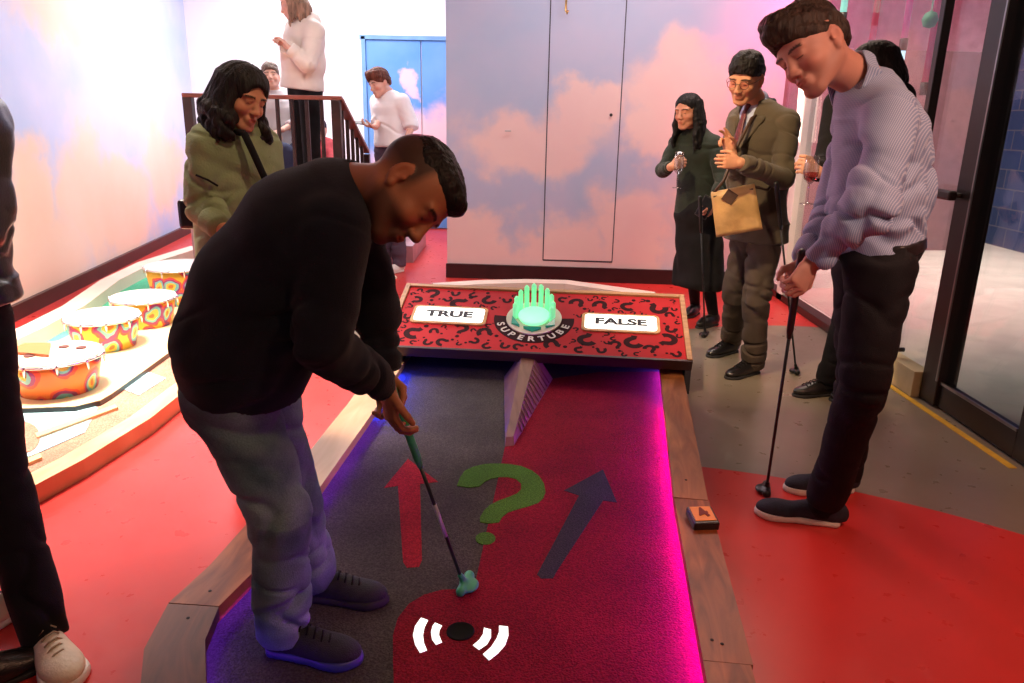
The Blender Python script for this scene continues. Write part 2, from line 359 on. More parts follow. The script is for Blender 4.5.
def sdf_obj(name, S, m, parent=None, **kw):
    me = S.mesh(name)
    if kw: displace(me, **kw)
    o = link(name, me, m)
    if parent is not None: rebase(o, parent)
    return o
def rebase(o, parent):
    off = root_loc(parent); me = o.data; P = get_co(me) - np.array(off); me.vertices.foreach_set('co', P.ravel()); me.update(); o.parent = parent; o.location = (0, 0, 0)
# ---------------------------------------------------------------- people
def imdir(x, y, z=0): return unit(x * CR - y * CU + z * CF)    # x right, y down, z away, as seen in the photo
class Head:
    def __init__(s, c, fwd, up, sc=1.0):
        s.c = np.array(c, float); f = unit(fwd); u = np.array(up, float); u = unit(u - (u @ f) * f); s.R = np.stack([np.cross(f, u), f, u], 1); s.sc = sc
    def P(s, x, y, z): return s.c + s.R @ (V(x, y, z) * s.sc)
    def build(s, S, female=False, brow=1.0):
        k, R, P = s.sc, s.R, s.P; r = lambda *a: V(*a) * k
        S.ell(P(0, -.018, .035), R, r(.074, .094, .083), .02 * k)
        S.ell(P(0, .030, .045), R, r(.062, .052, .055), .03 * k)
        S.ell(P(0, .022, -.015), R, r(.063, .066, .085), .03 * k)
        for sx in (-1, 1):
            S.cone(P(.052 * sx, -.004, -.045), P(.020 * sx, .062, -.092), .022 * k, .017 * k, k=.025 * k)
            S.ell(P(.038 * sx, .056, -.028), R, r(.024, .026, .022), .02 * k)
        S.ell(P(0, .066, -.096), R, r(.020, .019, .017), .02 * k)
        S.cone(P(0, .083, .018), P(0, .103, -.026), .0090 * k, .0110 * k, k=.014 * k)
        S.ell(P(0, .105, -.031), R, r(.0125, .0115, .0100), .008 * k)
        for sx in (-1, 1):
            S.ell(P(.0115 * sx, .098, -.034), R, r(.0085, .011, .0075), .007 * k)
            S.ell(P(.030 * sx, .078, .024), R, r(.026, .013, .008 if female else .010), .014 * k)
            S.ell(P(.032 * sx, .098, .004), R, r(.019, .016, .011), .012 * k, 's')
            S.ell(P(.031 * sx, .0735, .003), R, r(.0150, .0135, .0115), .004 * k); S.cone(P(.020 * sx, .088, .0105), P(.044 * sx, .081, .0095), .0032 * k, k=.004 * k)
        S.ell(P(0, .083, -.062), R, r(.025, .012, .018), .014 * k)
        S.ell(P(0, .0925, -.0570), R, r(.021, .0065, .0048), .005 * k); S.ell(P(0, .0905, -.0660), R, r(.018, .0075, .0055), .005 * k)
        S.cone(P(-.022, .094, -.0615), P(.022, .094, -.0615), .0018 * k, k=.003 * k, op='s')
        for sx in (-1, 1):
            S.ell(P(.0055 * sx, .106, -.041), R, r(.0035, .006, .003), .003 * k, 's')
            Re = R @ np.array(Matrix.Rotation(math.radians(22 * sx), 3, 'Z')) 
            S.ell(P(.077 * sx, -.010, -.002), Re, r(.0080, .018, .030), .006 * k)
            S.ell(P(.087 * sx, -.006, .003), Re, r(.0075, .0105, .019), .003 * k, 's'); S.ell(P(.079 * sx, .006, -.004), Re, r(.004, .004, .007), .003 * k)
            S.ell(P(.078 * sx, .000, -.030), Re, r(.006, .009, .011), .005 * k)
    def colour(s, me, skin, lips=None, hair=(.02, .015, .012), stubble=0., brow=True, eyes=True, extra=None):
        Pw = get_co(me); L = ((Pw - s.c) @ s.R) / s.sc; n = len(Pw); C = np.tile(V(*skin), (n, 1))
        C *= (1 + .06 * vnoise(Pw, 25, 3))[:, None]
        inh = (np.abs(L[:, 0]) < .1) & (np.abs(L[:, 2]) < .13) & (np.abs(L[:, 1]) < .13)
        def el(c, r): return (((L - V(*c)) / V(*r)) ** 2).sum(1)
        def mixin(mask, col, a=1.0):
            m_ = (np.clip(mask, 0, 1) * a * inh)[:, None]; C[:] = C * (1 - m_) + V(*col) * m_
        sm = lambda e, w=.35: (1 - e) / w
        red = V(skin[0] * 1.08, skin[1] * .72, skin[2] * .66)
        for sx in (-1, 1): mixin(sm(el((.042 * sx, .07, -.03), (.028, .03, .022)), .9), red, .45); mixin(sm(el((.082 * sx, -.01, 0), (.02, .03, .04)), .9), red, .4)
        mixin(sm(el((0, .108, -.031), (.016, .02, .014)), .9), red, .35)
        if stubble:
            low = np.clip((-L[:, 2] - .028) / .02, 0, 1) * np.clip((L[:, 1] + .012) / .02, 0, 1); mouth = np.clip(1 - el((0, .1, -.060), (.022, .03, .009)), 0, 1) * 3
            mixin(low * (1 - np.clip(mouth, 0, 1)), hair, stubble)
        lips = lips or (skin[0] * .85, skin[1] * .5, skin[2] * .5)
        mixin(sm(el((0, .098, -.0612), (.023, .018, .0095))), lips, .8)
        if brow:
            for sx in (-1, 1):
                arch = L[:, 2] - (.0255 - 6.0 * (np.abs(L[:, 0]) - .034) ** 2)
                mixin((1 - np.abs(arch) / .0048) * 2 * (np.abs(np.abs(L[:, 0]) - .033) < .021) * (L[:, 1] > .05), hair, .85)
        if eyes:
            for sx in (-1, 1):
                mixin(sm(el((.031 * sx, .088, -.0025), (.0135, .014, .0022)), .4), (.03, .02, .018), .9)
        if extra: extra(L, C, mixin, sm, el)
        at = me.color_attributes.new('Col', 'FLOAT_COLOR', 'POINT'); at.data.foreach_set('color', np.concatenate([np.clip(C, 0, 1), np.ones((n, 1))], 1).ravel())
def hand(S, wr, fdir, pn, thumb, curl=(40, 55, 35), sc=1.0, spread=0., curls=None, tcurl=.35):
    """palm normal pn points to the side the fingers close towards; thumb = direction of the thumb side"""
    f = unit(fdir); n = np.array(pn, float); n = unit(n - (n @ f) * f); t = np.cross(f, n); t = t if t @ np.array(thumb) > 0 else -t; wr = np.array(wr, float); k = sc
    S.cone(wr - f * .015 * k, wr + f * .035 * k, .026 * k, .034 * k, w=t, fa=.72, fb=.42, k=.01)
    S.cone(wr + f * .030 * k, wr + f * .082 * k, .035 * k, .040 * k, w=t, fa=.42, fb=.32, k=.008)
    S.cone(wr + f * .022 * k + t * .018 * k + n * .004, wr + f * .05 * k + t * .03 * k + n * .008, .015 * k, .012 * k, k=.01)
    tips = []
    for i, (off, ln) in enumerate(((.030, .070), (.0105, .079), (-.010, .074), (-.029, .058))):
        cu = curls[i] if curls else curl; p = wr + f * (.088 - .004 * abs(i - 1)) * k + t * off * k; a = 0.; base = unit(f + t * spread * (1.2 - i) * .25)
        pts = [p - f * .012 * k, p]; r0 = (.0092, .0095, .009, .0078)[i] * k
        for j, (fr, c) in enumerate(zip((.45, .31, .24), cu)):
            a += math.radians(c); p = p + (base * math.cos(a) + n * math.sin(a)) * ln * fr * k; pts.append(p)
        S.chain(pts, [r0 * 1.05, r0, r0 * .92, r0 * .86, r0 * .72], k=.0025); tips.append(p)
    p = wr + f * .030 * k + t * .030 * k + n * .004 * k; d1 = unit(t * .75 + f * .8 + n * tcurl); d2 = unit(t * .15 + f * .9 + n * (tcurl + .35)); d3 = unit(-t * .15 + f * .9 + n * (tcurl + .45))
    q1 = p + d1 * .034 * k; q2 = q1 + d2 * .030 * k; q3 = q2 + d3 * .024 * k
    S.chain([p, q1, q2, q3], [.0125 * k, .0105 * k, .0095 * k, .0078 * k], k=.004); return tips
def body_core(S, J, wide=1.0, arms=('R', 'L'), legs=('R', 'L'), tone=1.0):
    w = unit(J['shR'] - J['shL']); H = J['H']; nb = J['neck']
    S.cone(H.P(0, -.02, -.045), nb + (H.P(0, 0, 0) - nb) * .12, .053 * H.sc * tone, .058 * tone, k=.025)
    sp = J['spine']                                     # from the neck base down: (point, half width, half depth)
    for (a, wa, da), (b, wb, db) in zip(sp, sp[1:]): S.cone(a, b, wa * .86, wb * .86, w, da / wa * .86, db / wb * .86, k=.04)
    S.cone(nb, sp[0][0], .05, .06, k=.03)
    for s in arms:
        if 'el' + s not in J: continue
        S.cone(sp[0][0], J['sh' + s], .05, .048, k=.03); S.cone(J['sh' + s], J['el' + s], .046 * wide, .036 * wide, k=.02); S.cone(J['el' + s], J['wr' + s], .037 * wide, .025, k=.015)
    for s in legs:
        if 'kn' + s not in J: continue
        S.cone(J['hip' + s], J['kn' + s], .075 * wide, .05, k=.03); S.cone(J['kn' + s], J['an' + s], .048, .034, k=.02)
def top_garment(S, J, infl=.018, arm=(.062, .052, .040), hem=.03, armk=.02, cuff=.97, wide=1.0, k=.035, arms=('R', 'L'), shoulder=.07, neck_r=.0):
    w = unit(J['shR'] - J['shL']); sp = J['spine']
    for (a, wa, da), (b, wb, db) in zip(sp, sp[1:]):
        wa, wb = (wa + infl) * wide, (wb + infl) * wide; S.cone(a, b, wa, wb, w, (da + infl) / wa, (db + infl) / wb, k=k)
    ax = unit(sp[-1][0] - sp[-2][0]); S.plane(sp[-1][0] + ax * hem, ax, .006)
    S.cone(sp[0][0], J['neck'] , .09, .062 + neck_r, w, .8, .95, k=.04, cap=.012)
    for s in arms:
        if 'el' + s not in J: continue
        sh, el, wr = J['sh' + s], J['el' + s], J['wr' + s]; wr2 = el + (wr - el) * cuff
        S.cone(J['neck'] + (sp[0][0] - J['neck']) * .55, sh, .058, shoulder, k=.05); S.cone(sh, el, arm[0], arm[1], k=armk); S.cone(el, wr2, arm[1], arm[2], k=.014, cap=.008)
def trousers(S, J, r=(.098, .072, .060), top=None, hem=.045, infl=.014, legs=('R', 'L'), k=.03, brk=.0):
    w = unit(J['hipR'] - J['hipL']); w0 = unit(J['shR'] - J['shL']); sp = J['spine']; a, wa, da = sp[-2]; b, wb, db = sp[-1]
    a = b + (a - b) * (.45 if top is None else top)
    S.cone(a, b, (wb * .93) + infl, wb + infl, w0, (db * .93 + infl) / (wb * .93 + infl), (db + infl) / (wb + infl), k=k, cap=.02)
    for s in legs:
        hp, kn, an = J['hip' + s], J['kn' + s], J['an' + s]; e = an + unit(kn - an) * (hem - .07)
        S.cone(b + (hp - b) * .6, hp, .10, r[0], k=.04); S.cone(hp, kn, r[0], r[1], k=k); S.cone(kn, e, r[1], r[2], k=.010, cap=.006)
def leg_folds(J, legs=('R', 'L'), amp=.006):
    f = []
    for s in legs:
        hp, kn, an = J['hip' + s], J['kn' + s], J['an' + s]; ax = unit(kn - an); a2 = unit(hp - kn)
        f += [(kn, a2 + V(.15, .1, 0), .15, amp, .055), (an + ax * .06, ax, .14, amp * 1.4, .045), (hp + V(0, 0, -.02), a2 + V(.5, .3, 0), .16, amp * .9, .06), ((hp + kn) / 2, a2 + V(.6, -.4, .1), .2, amp * .6, .1)]
    return f
def arm_folds(J, arms=('R', 'L'), amp=.005):
    f = []
    for s in arms:
        sh, el, wr = J['sh' + s], J['el' + s], J['wr' + s]; a, b = unit(sh - el), unit(el - wr)
        f += [(el, a + b, .12, amp, .045), (sh + (el - sh) * .35, a + V(.3, 0, .5), .12, amp * .8, .06), (wr + b * .08, b, .10, amp, .035)]
    return f
def shoe(parent, ankle, toe_dir, z0, m_up, m_sole, ln=.29, wd=.05, style='sneaker', heel_back=.07, m_lace=None):
    f = unit(V(toe_dir[0], toe_dir[1], 0)); s = V(f[1], -f[0], 0); u = V(0, 0, 1); h = V(ankle[0], ankle[1], z0) - f * heel_back; st = .022 if style == 'sneaker' else .012
    R = np.stack([s, f, u], 1); S = Sdf(.0045)
    S.ell(h + f * .055 + u * .045, R, V(.038, .055, .05), .02); S.ell(h + f * .13 + u * .04, R, V(.041, .08, .045), .03)
    S.ell(h + f * (ln - .085) + u * .030, R, V(wd * .98, .085, .036 if style == 'sneaker' else .03), .03)
    S.cone(h + f * .06 + u * .05, h + f * .07 + u * .10, .036, .036, w=s, k=.02); S.plane(h + u * st, -u)
    o = sdf_obj('shoe', S, m_up, parent)
    S = Sdf(.0045); lift = .02 if style == 'dress' else 0
    S.cone(h + f * .05 + u * st * .5, h + f * .14 + u * st * .5, .042, .044, w=s, fa=.6, k=.01); S.cone(h + f * .14 + u * st * .5, h + f * (ln - .055) + u * st * .5, .044, wd * 1.02, w=s, fa=.6, k=.01)
    S.ell(h + f * (ln - .07) + u * st * .5, R, V(wd, .075, .04), .02); S.plane(h + u * (st + .004), u, .002); S.plane(h + u * .0015, -u, .002)
    sole = sdf_obj('sole', S, m_sole, o)
    if m_lace:
        bm = bmesh.new()
        for i in range(5):
            y = .125 + .021 * i; zt = .099 - .0072 * i
            c = h + f * y; wv = .022
            add_tube(bm, [c - s * wv + u * (zt - .012), c - s * wv * .5 + u * (zt - .001), c + s * wv * .5 + u * (zt - .001) + f * .008, c + s * wv + u * (zt - .012) + f * .008], .0028, 6)
        lo = bm_obj('laces', bm, m_lace, None, True); rebase(lo, o)
    return o
def short_hair(parent, H, m, thick=.010, fringe=.085, top=.012, low=-.03, side=.003, res=.004, strand=(.004, 55), quiff=0., seed=1, ctr=-.018, tmpl=.045):
    S = Sdf(res); k = H.sc; P = H.P; R = H.R; r = lambda *a: V(*a) * k
    S.ell(P(0, -.014, .050), R, r(.0745 + side, .0965 + side * .5, .078 + thick), .01); S.ell(P(0, -.046, .012), R, r(.070 + side, .069, .064), .02 * k)
    S.ell(P(0, .022, .066), R, r(.067 + side, fringe * .85, .048 + top), .03 * k)
    if quiff: S.ell(P(0, fringe * .86, .100), R, r(.045, .030 + quiff * .5, .018 + quiff), .03 * k)
    S.ell(P(0, .094, -.02), R, r(.085, .055, .072), .012 * k, 's')
    S.ell(P(0, .075, -.075), R, r(.12, .075, .075), .012 * k, 's')
    for sx in (-1, 1): S.ell(P(.085 * sx, -.010, -.022), R, r(.03, .024, .036), .006 * k, 's')
    S.plane(P(0, -.03, low), -H.R[:, 2] + .35 * H.R[:, 1], .02)
    return sdf_obj('hair', S, m, parent, strand=(R[:, 1] + .4 * R[:, 2], strand[0], strand[1]), seed=seed, g_amp=.0015, g_scale=40)
HAIR_DARK = mat('dark_hair', (.016, .012, .010), .55, .5, 45, .9, 90, spec=.22, stretch=(1, 1, .14))
HAIR_BLACK = mat('black_hair', (.010, .008, .008), .55, .5, 45, .9, 90, spec=.22, stretch=(1, 1, .14))
HAIR_BROWN = mat('brown_hair', (.040, .023, .015), .55, .5, 45, .9, 90, spec=.22, stretch=(1, 1, .14))
HAIR_RED = mat('auburn_hair', (.12, .035, .02), .55, .5, 45, .9, 90, spec=.22, stretch=(1, 1, .14))
HAIR_BLOND = mat('blond_brown_hair', (.26, .15, .10), .55, .5, 45, .9, 90, spec=.22, stretch=(1, 1, .14))
BLACK_KNIT = mat('navy_black_knit', (.0045, .006, .014), .9, .35, 12, .45, 420, sheen=.10, spec=.2)
BLACK_CLOTH = mat('black_cloth', (.007, .006, .007), .85, .4, 14, .3, 350, spec=.25)
BLACK_LEATHER = mat('black_leather', (.012, .010, .010), .28, .4, 20, .15, 200, spec=.6)
RUBBER_WHITE = mat('white_rubber', (.72, .68, .62), .6, .08, 30)
RUBBER_DARK = mat('dark_rubber', (.015, .014, .016), .7, .2, 30)
STEEL = mat('club_steel', (.10, .10, .11), .3, .1, 30, metal=.9)
GRAPH = mat('black_graphite', (.008, .008, .009), .35, .3, 30)
CHROME = mat('chrome', (.75, .75, .78), .15, .05, 30, metal=1)
def mkperson(label, J, loc, group=None):
    e = empty('person', loc, label, 'person', group); return e
def finish_body(S, e, J, skin, **kw):
    me = S.mesh('body'); J['H'].colour(me, skin, **kw); o = link('body', me, SKIN); rebase(o, e); return o
def auto_spine(J, wn=.16, dn=.10, ww=.145, dw=.11, wh=.165, dh=.12, bow=0., top=.07):
    n, p = J['neck'], J['pelvis']; ax = unit(p - n); f = np.cross(ax, unit(J['shR'] - J['shL'])); f = unit(f)   # f points backwards or forwards; bow is signed
    c = n + (p - n) * .26 + f * bow * .6; m_ = n + (p - n) * .62 + f * bow
    J['spine'] = [(n + ax * top, wn * .70, dn * .75), (c, wn, dn), (m_, ww, dw), (p, wh, dh)]

#--- 1. the man in the dark sweater, bent over the ball
def p_sweater():
    J = dict(neck=D(345, 190, 1.80), pelvis=D(243, 366, 1.80), shR=D(333, 232, 1.66), shL=D(352, 215, 1.97), elR=D(322, 345, 1.60), elL=D(375, 318, 1.95), wrR=D(386, 386, 1.80), wrL=D(383, 372, 1.92),
             hipR=D(230, 398, 1.73), hipL=D(256, 396, 1.92), knR=D(280, 512, 1.70), knL=D(294, 508, 1.92), anR=G(284, 657) + V(0, 0, .10), anL=G(316, 602) + V(0, 0, .10))
    J['H'] = H = Head(D(408, 190, 1.74), imdir(.44, .89, -.16), imdir(.89, -.46, .10), 1.06)
    J['spine'] = [(D(334, 205, 1.80), .14, .09), (D(305, 232, 1.80), .195, .125), (D(268, 292, 1.80), .185, .150), (D(247, 345, 1.80), .18, .145), (D(244, 380, 1.80), .17, .125)]
    base = (G(300, 620) * V(1, 1, 0)); e = mkperson('man in dark navy sweater and blue jeans bending over to putt on the turf', J, base)
    S = Sdf(.0042); H.build(S); body_core(S, J, tone=1.08)
    for s, g, cu in (('R', imdir(.34, .92, .1), (35, 50, 30)), ('L', imdir(.30, .95, -.05), (30, 45, 30))):
        pass
    hand(S, J['wrR'], imdir(.16, .98, .05), imdir(.85, -.15, .5), imdir(.5, .1, -.85), (26, 42, 30), 1.0, tcurl=.1)
    hand(S, J['wrL'], imdir(.22, .97, -.10), imdir(-.3, .2, -.9), imdir(.9, -.2, -.2), (30, 45, 35), 1.0, tcurl=.1)
    finish_body(S, e, J, (.32, .125, .060), stubble=.72, hair=(.012, .008, .007), extra=lambda L, C, mi, sm, el: mi(np.clip((L[:, 2] + .035 + .25 * (.0 - L[:, 1]) * 0) / .05, 0, 1) * np.clip((.030 - L[:, 1]) / .02, 0, 1) * (np.abs(L[:, 0]) < .0755), (.022, .013, .010), .9))
    S = Sdf(.006); top_garment(S, J, .018, (.080, .064, .046), k=.05, shoulder=.080, cuff=.93, hem=.018)
    pass
    sdf_obj('sweater', S, BLACK_KNIT, e, folds=[(D(250, 350, 1.62), imdir(.3, 1, 0), .16, .008, .06), (D(215, 360, 1.65), imdir(.2, 1, 0), .12, .006, .05)] + arm_folds(J, amp=.009), g_amp=.002, g_scale=6)
    # ribbed collar
    bm = bmesh.new(); ax = unit(H.P(0, -.02, -.05) - J['neck']); Fr = frame(ax, unit(J['shR'] - J['shL'])); c = J['neck'] + ax * .012
    ring = [c + Fr @ V(.064 * math.cos(a), .062 * math.sin(a), .004) for a in np.linspace(0, 2 * math.pi, 33)]
    add_tube(bm, ring, .009, 8); rebase(bm_obj('collar', bm, BLACK_KNIT, None, True), e)
    S = Sdf(.006); trousers(S, J, (.104, .074, .064), top=.2, hem=.055, k=.03, infl=.004)
    DEN = denim_mat(); me_o = sdf_obj('jeans', S, DEN, e, folds=leg_folds(J, amp=.008) + [(D(292, 590, 1.72), imdir(.2, 1, 0), .12, .009, .05)], g_amp=.003)
    rb, rl = mat('black_knit_shoe', (.010, .011, .016), .75, .4, 40, .4, 300), RUBBER_DARK
    shoe(e, J['anR'], D(350, 660, 1.75) - D(262, 640, 1.80), 0.022, rb, mat('navy_sole', (.03, .04, .16), .4, .3, 10), .30, .052, m_lace=BLACK_CLOTH)
    shoe(e, J['anL'], V(1, -.12, 0), 0.022, rb, rl, .30, .05, m_lace=BLACK_CLOTH)
    S = Sdf(.0038); P_, R_ = H.P, H.R; S.ell(P_(0, -.012, .054), R_, V(.0765, .0975, .074), .01); S.ell(P_(0, .030, .074), R_, V(.062, .060, .040), .025); S.ell(P_(0, .078, .082), R_, V(.042, .022, .020), .02)
    S.ell(P_(0, .104, .000), R_, V(.085, .050, .052), .01, 's'); S.plane(P_(0, -.03, .022), -R_[:, 2] - .05 * R_[:, 1], .02)
    sdf_obj('hair', S, HAIR_BLACK, e, strand=(R_[:, 2], .0012, 110), g_amp=.0016, g_scale=60)
    # belt loops and back pocket stitching of the jeans
    bm = bmesh.new(); q = [D(193, 405, 1.63), D(205, 402, 1.60), D(222, 408, 1.585), D(226, 440, 1.60), D(214, 452, 1.61), D(202, 440, 1.63)]
    return e, J
def denim_mat():
    m, nt, p = new_mat('washed_denim'); L = nt.links; tc = N(nt, 'ShaderNodeTexCoord')
    n1 = N(nt, 'ShaderNodeTexNoise'); n1.inputs['Scale'].default_value = 4; n1.inputs['Detail'].default_value = 6; L.new(tc.outputs['Object'], n1.inputs['Vector'])
    n2 = N(nt, 'ShaderNodeTexNoise'); n2.inputs['Scale'].default_value = 260; L.new(tc.outputs['Object'], n2.inputs['Vector'])
    cr = N(nt, 'ShaderNodeValToRGB'); cr.color_ramp.elements[0].position = .36; cr.color_ramp.elements[1].position = .66; cr.color_ramp.elements[0].color = (.05, .115, .135, 1); cr.color_ramp.elements[1].color = (.30, .46, .48, 1); L.new(n1.outputs['Fac'], cr.inputs[0])
    mx = N(nt, 'ShaderNodeMix', data_type='RGBA', blend_type='MULTIPLY'); mx.inputs[0].default_value = .6; L.new(cr.outputs[0], mx.inputs[6]); L.new(n2.outputs['Fac'], mx.inputs[7]); 
    L.new(mx.outputs[2], p.inputs['Base Color']); p.inputs['Roughness'].default_value = .9
    b = N(nt, 'ShaderNodeBump'); b.inputs['Strength'].default_value = .35; b.inputs['Distance'].default_value = .004; L.new(n2.outputs['Fac'], b.inputs['Height']); L.new(b.outputs[0], p.inputs['Normal']); return m
def putter(label, grip_top, grip_end, foot, face, m_grip, m_shaft, m_head, m_band=None, style='blade', r=.0058):
    """grip_top -> grip_end is the grip, foot the point on the turf under the head, face the way the head is long"""
    e = empty('putter', (foot[0], foot[1], foot[2]), label, 'golf club'); ax = unit(np.array(grip_top) - np.array(foot))
    bm = bmesh.new(); add_tube(bm, [foot + ax * .02, grip_end], r, 12); rebase(bm_obj('shaft', bm, m_shaft, None, True), e)
    bm = bmesh.new(); add_tube(bm, [grip_end, grip_end + (grip_top - grip_end) * .1, grip_top - ax * .01, grip_top], [r * 1.3, r * 2.0, r * 2.2, r * 1.6], 14); rebase(bm_obj('grip', bm, m_grip, None, True), e)
    f = unit(V(face[0], face[1], 0)); s = V(f[1], -f[0], 0); S = Sdf(.003); u = V(0, 0, 1); b = foot + u * .0
    S.cone(b - f * .045 + u * .016, b + f * .045 + u * .016, .015, .017, w=u, fa=1, k=.008); S.ell(b + s * .018 + u * .013, np.stack([s, f, u], 1), V(.026, .036, .013), .012); S.cone(b + u * .02, b + ax * .06, .010, .009, k=.01); S.plane(b + u * .003, -u)
    sdf_obj('club_head', S, m_head, e)
    if m_band:
        a, c2 = m_band[1]; bm = bmesh.new(); p0 = foot + (grip_end - foot) * a; p1 = foot + (grip_end - foot) * c2; add_tube(bm, [p0, p1], r * 1.12, 12); rebase(bm_obj('shaft_band', bm, m_band[0], None, True), e)
    return e

#--- 2. the man in the striped shirt
def stripe_mat():
    m, nt, p = new_mat('striped_shirting'); L = nt.links; tc = N(nt, 'ShaderNodeTexCoord'); mp = N(nt, 'ShaderNodeMapping'); mp.inputs['Rotation'].default_value = (0, math.radians(-14), math.radians(40)); L.new(tc.outputs['Object'], mp.inputs[0])
    w = N(nt, 'ShaderNodeTexWave', wave_type='BANDS', bands_direction='X'); w.inputs['Scale'].default_value = 62; w.inputs['Distortion'].default_value = .15; L.new(mp.outputs[0], w.inputs['Vector'])
    w2 = N(nt, 'ShaderNodeTexWave', wave_type='BANDS', bands_direction='Z'); w2.inputs['Scale'].default_value = 60; L.new(mp.outputs[0], w2.inputs['Vector'])
    mu = N(nt, 'ShaderNodeMath', operation='MULTIPLY_ADD'); L.new(w2.outputs['Fac'], mu.inputs[0]); mu.inputs[1].default_value = .3; L.new(w.outputs['Fac'], mu.inputs[2])
    cr = N(nt, 'ShaderNodeValToRGB'); cr.color_ramp.elements[0].position = .35; cr.color_ramp.elements[1].position = .75; cr.color_ramp.elements[0].color = (.40, .44, .56, 1); cr.color_ramp.elements[1].color = (.20, .25, .40, 1); L.new(mu.outputs[0], cr.inputs[0])
    L.new(cr.outputs[0], p.inputs['Base Color']); p.inputs['Roughness'].default_value = .8; return m
def p_striped():
    J = dict(neck=D(864, 82, 2.42), pelvis=D(876, 252, 2.42), shL=D(890, 116, 2.25), shR=D(862, 108, 2.58), elL=D(872, 208, 2.12), elR=D(838, 205, 2.58), wrL=D(812, 262, 2.25), wrR=D(806, 262, 2.38),
             hipL=D(880, 268, 2.33), hipR=D(866, 266, 2.52), knL=D(862, 388, 2.33), knR=D(858, 380, 2.58), anL=G(822, 522) + V(.0, 0, .09), anR=G(842, 490) + V(0, 0, .09))
    J['H'] = H = Head(D(814, 50, 2.36), imdir(-.84, .52, -.30), imdir(-.28, -.86, .05), 1.08)
    H.R = H.R
    J['spine'] = [(D(868, 106, 2.42), .12, .085), (D(880, 140, 2.42), .172, .120), (D(878, 195, 2.42), .160, .120), (D(877, 248, 2.42), .160, .118)]
    base = G(830, 515); e = mkperson('man in fine striped blue shirt and black trousers looking down at the course', J, base)
    S = Sdf(.0045); H.build(S); body_core(S, J)
    hand(S, J['wrL'], imdir(-.55, .80, -.1), imdir(-.35, -.25, .9), imdir(.8, .4, .1), (45, 65, 40), 1.0)
    hand(S, J['wrR'], imdir(-.45, .85, .05), imdir(-.1, -.2, -.95), imdir(-.8, -.3, 0), (50, 65, 40), 1.0)
    finish_body(S, e, J, (.52, .23, .16), stubble=.12, hair=(.05, .028, .018))
    st = stripe_mat(); S = Sdf(.0055); top_garment(S, J, .012, (.076, .062, .044), k=.05, shoulder=.075, cuff=.93, hem=.012, armk=.015)
    sdf_obj('shirt', S, st, e, folds=arm_folds(J, amp=.016) + [(D(890, 215, 2.28), imdir(1, .5, 0), .22, .012, .07), (D(900, 160, 2.28), imdir(1, -.3, 0), .22, .009, .08), (D(885, 240, 2.28), imdir(.1, 1, 0), .12, .014, .045), (D(912, 190, 2.30), imdir(.7, .7, 0), .18, .007, .06)], g_amp=.005, g_scale=7)
    # collar: a standing band with a turned-down leaf
    ax = unit(H.P(0, -.03, -.07) - J['neck']); fw = imdir(-.95, .35, -.1); fw = unit(fw - (fw @ ax) * ax); sd = np.cross(ax, fw); nk = J['neck'] + ax * .01; S = Sdf(.0035)
    for sg in (-1, 1):
        S.chain([nk - fw * .070 + ax * .042, nk - fw * .045 + sd * .056 * sg + ax * .044, nk + sd * .074 * sg + ax * .040, nk + fw * .045 + sd * .062 * sg + ax * .028, nk + fw * .092 + sd * .030 * sg + ax * .002], [.030, .031, .032, .034, .020], w=ax, fl=[.24, .24, .24, .24, .3], k=.008)
    sdf_obj('collar', S, st, e)
    S = Sdf(.006); trousers(S, J, (.098, .076, .064), top=.10, hem=.035, k=.035)
    sdf_obj('trousers', S, BLACK_CLOTH, e, folds=leg_folds(J, amp=.007), g_amp=.003)
    # belt
    S = Sdf(.005); w0 = unit(J['shR'] - J['shL']); b, wb, db = J['spine'][-1]; ax = unit(J['spine'][-2][0] - b); S.cone(b + ax * .0, b + ax * .032, wb + .019, wb + .017, w0, (db + .02) / (wb + .018), k=.005, cap=.006)
    sdf_obj('belt', S, BLACK_LEATHER, e)
    navy = mat('navy_suede_shoe', (.016, .019, .034), .8, .35, 40, .3, 200)
    shoe(e, J['anL'], G(758, 527) - G(845, 540), 0, navy, RUBBER_WHITE, .335, .055, m_lace=None, heel_back=.09)
    shoe(e, J['anR'], V(-1, -.05, 0), 0, navy, RUBBER_WHITE, .315, .052, m_lace=None)
    short_hair(e, H, HAIR_BROWN, thick=.010, fringe=.092, top=.022, low=-.012, side=.002, strand=(.007, 36), quiff=.022, seed=9)
    g1 = D(802, 250, 2.30); foot = G(766, 492) + V(0, 0, 0)
    putter('black putter held by the man in the striped shirt', g1, g1 + (foot - g1) * .30, foot, V(-.3, -1, 0), GRAPH, GRAPH, GRAPH)
    return e, J

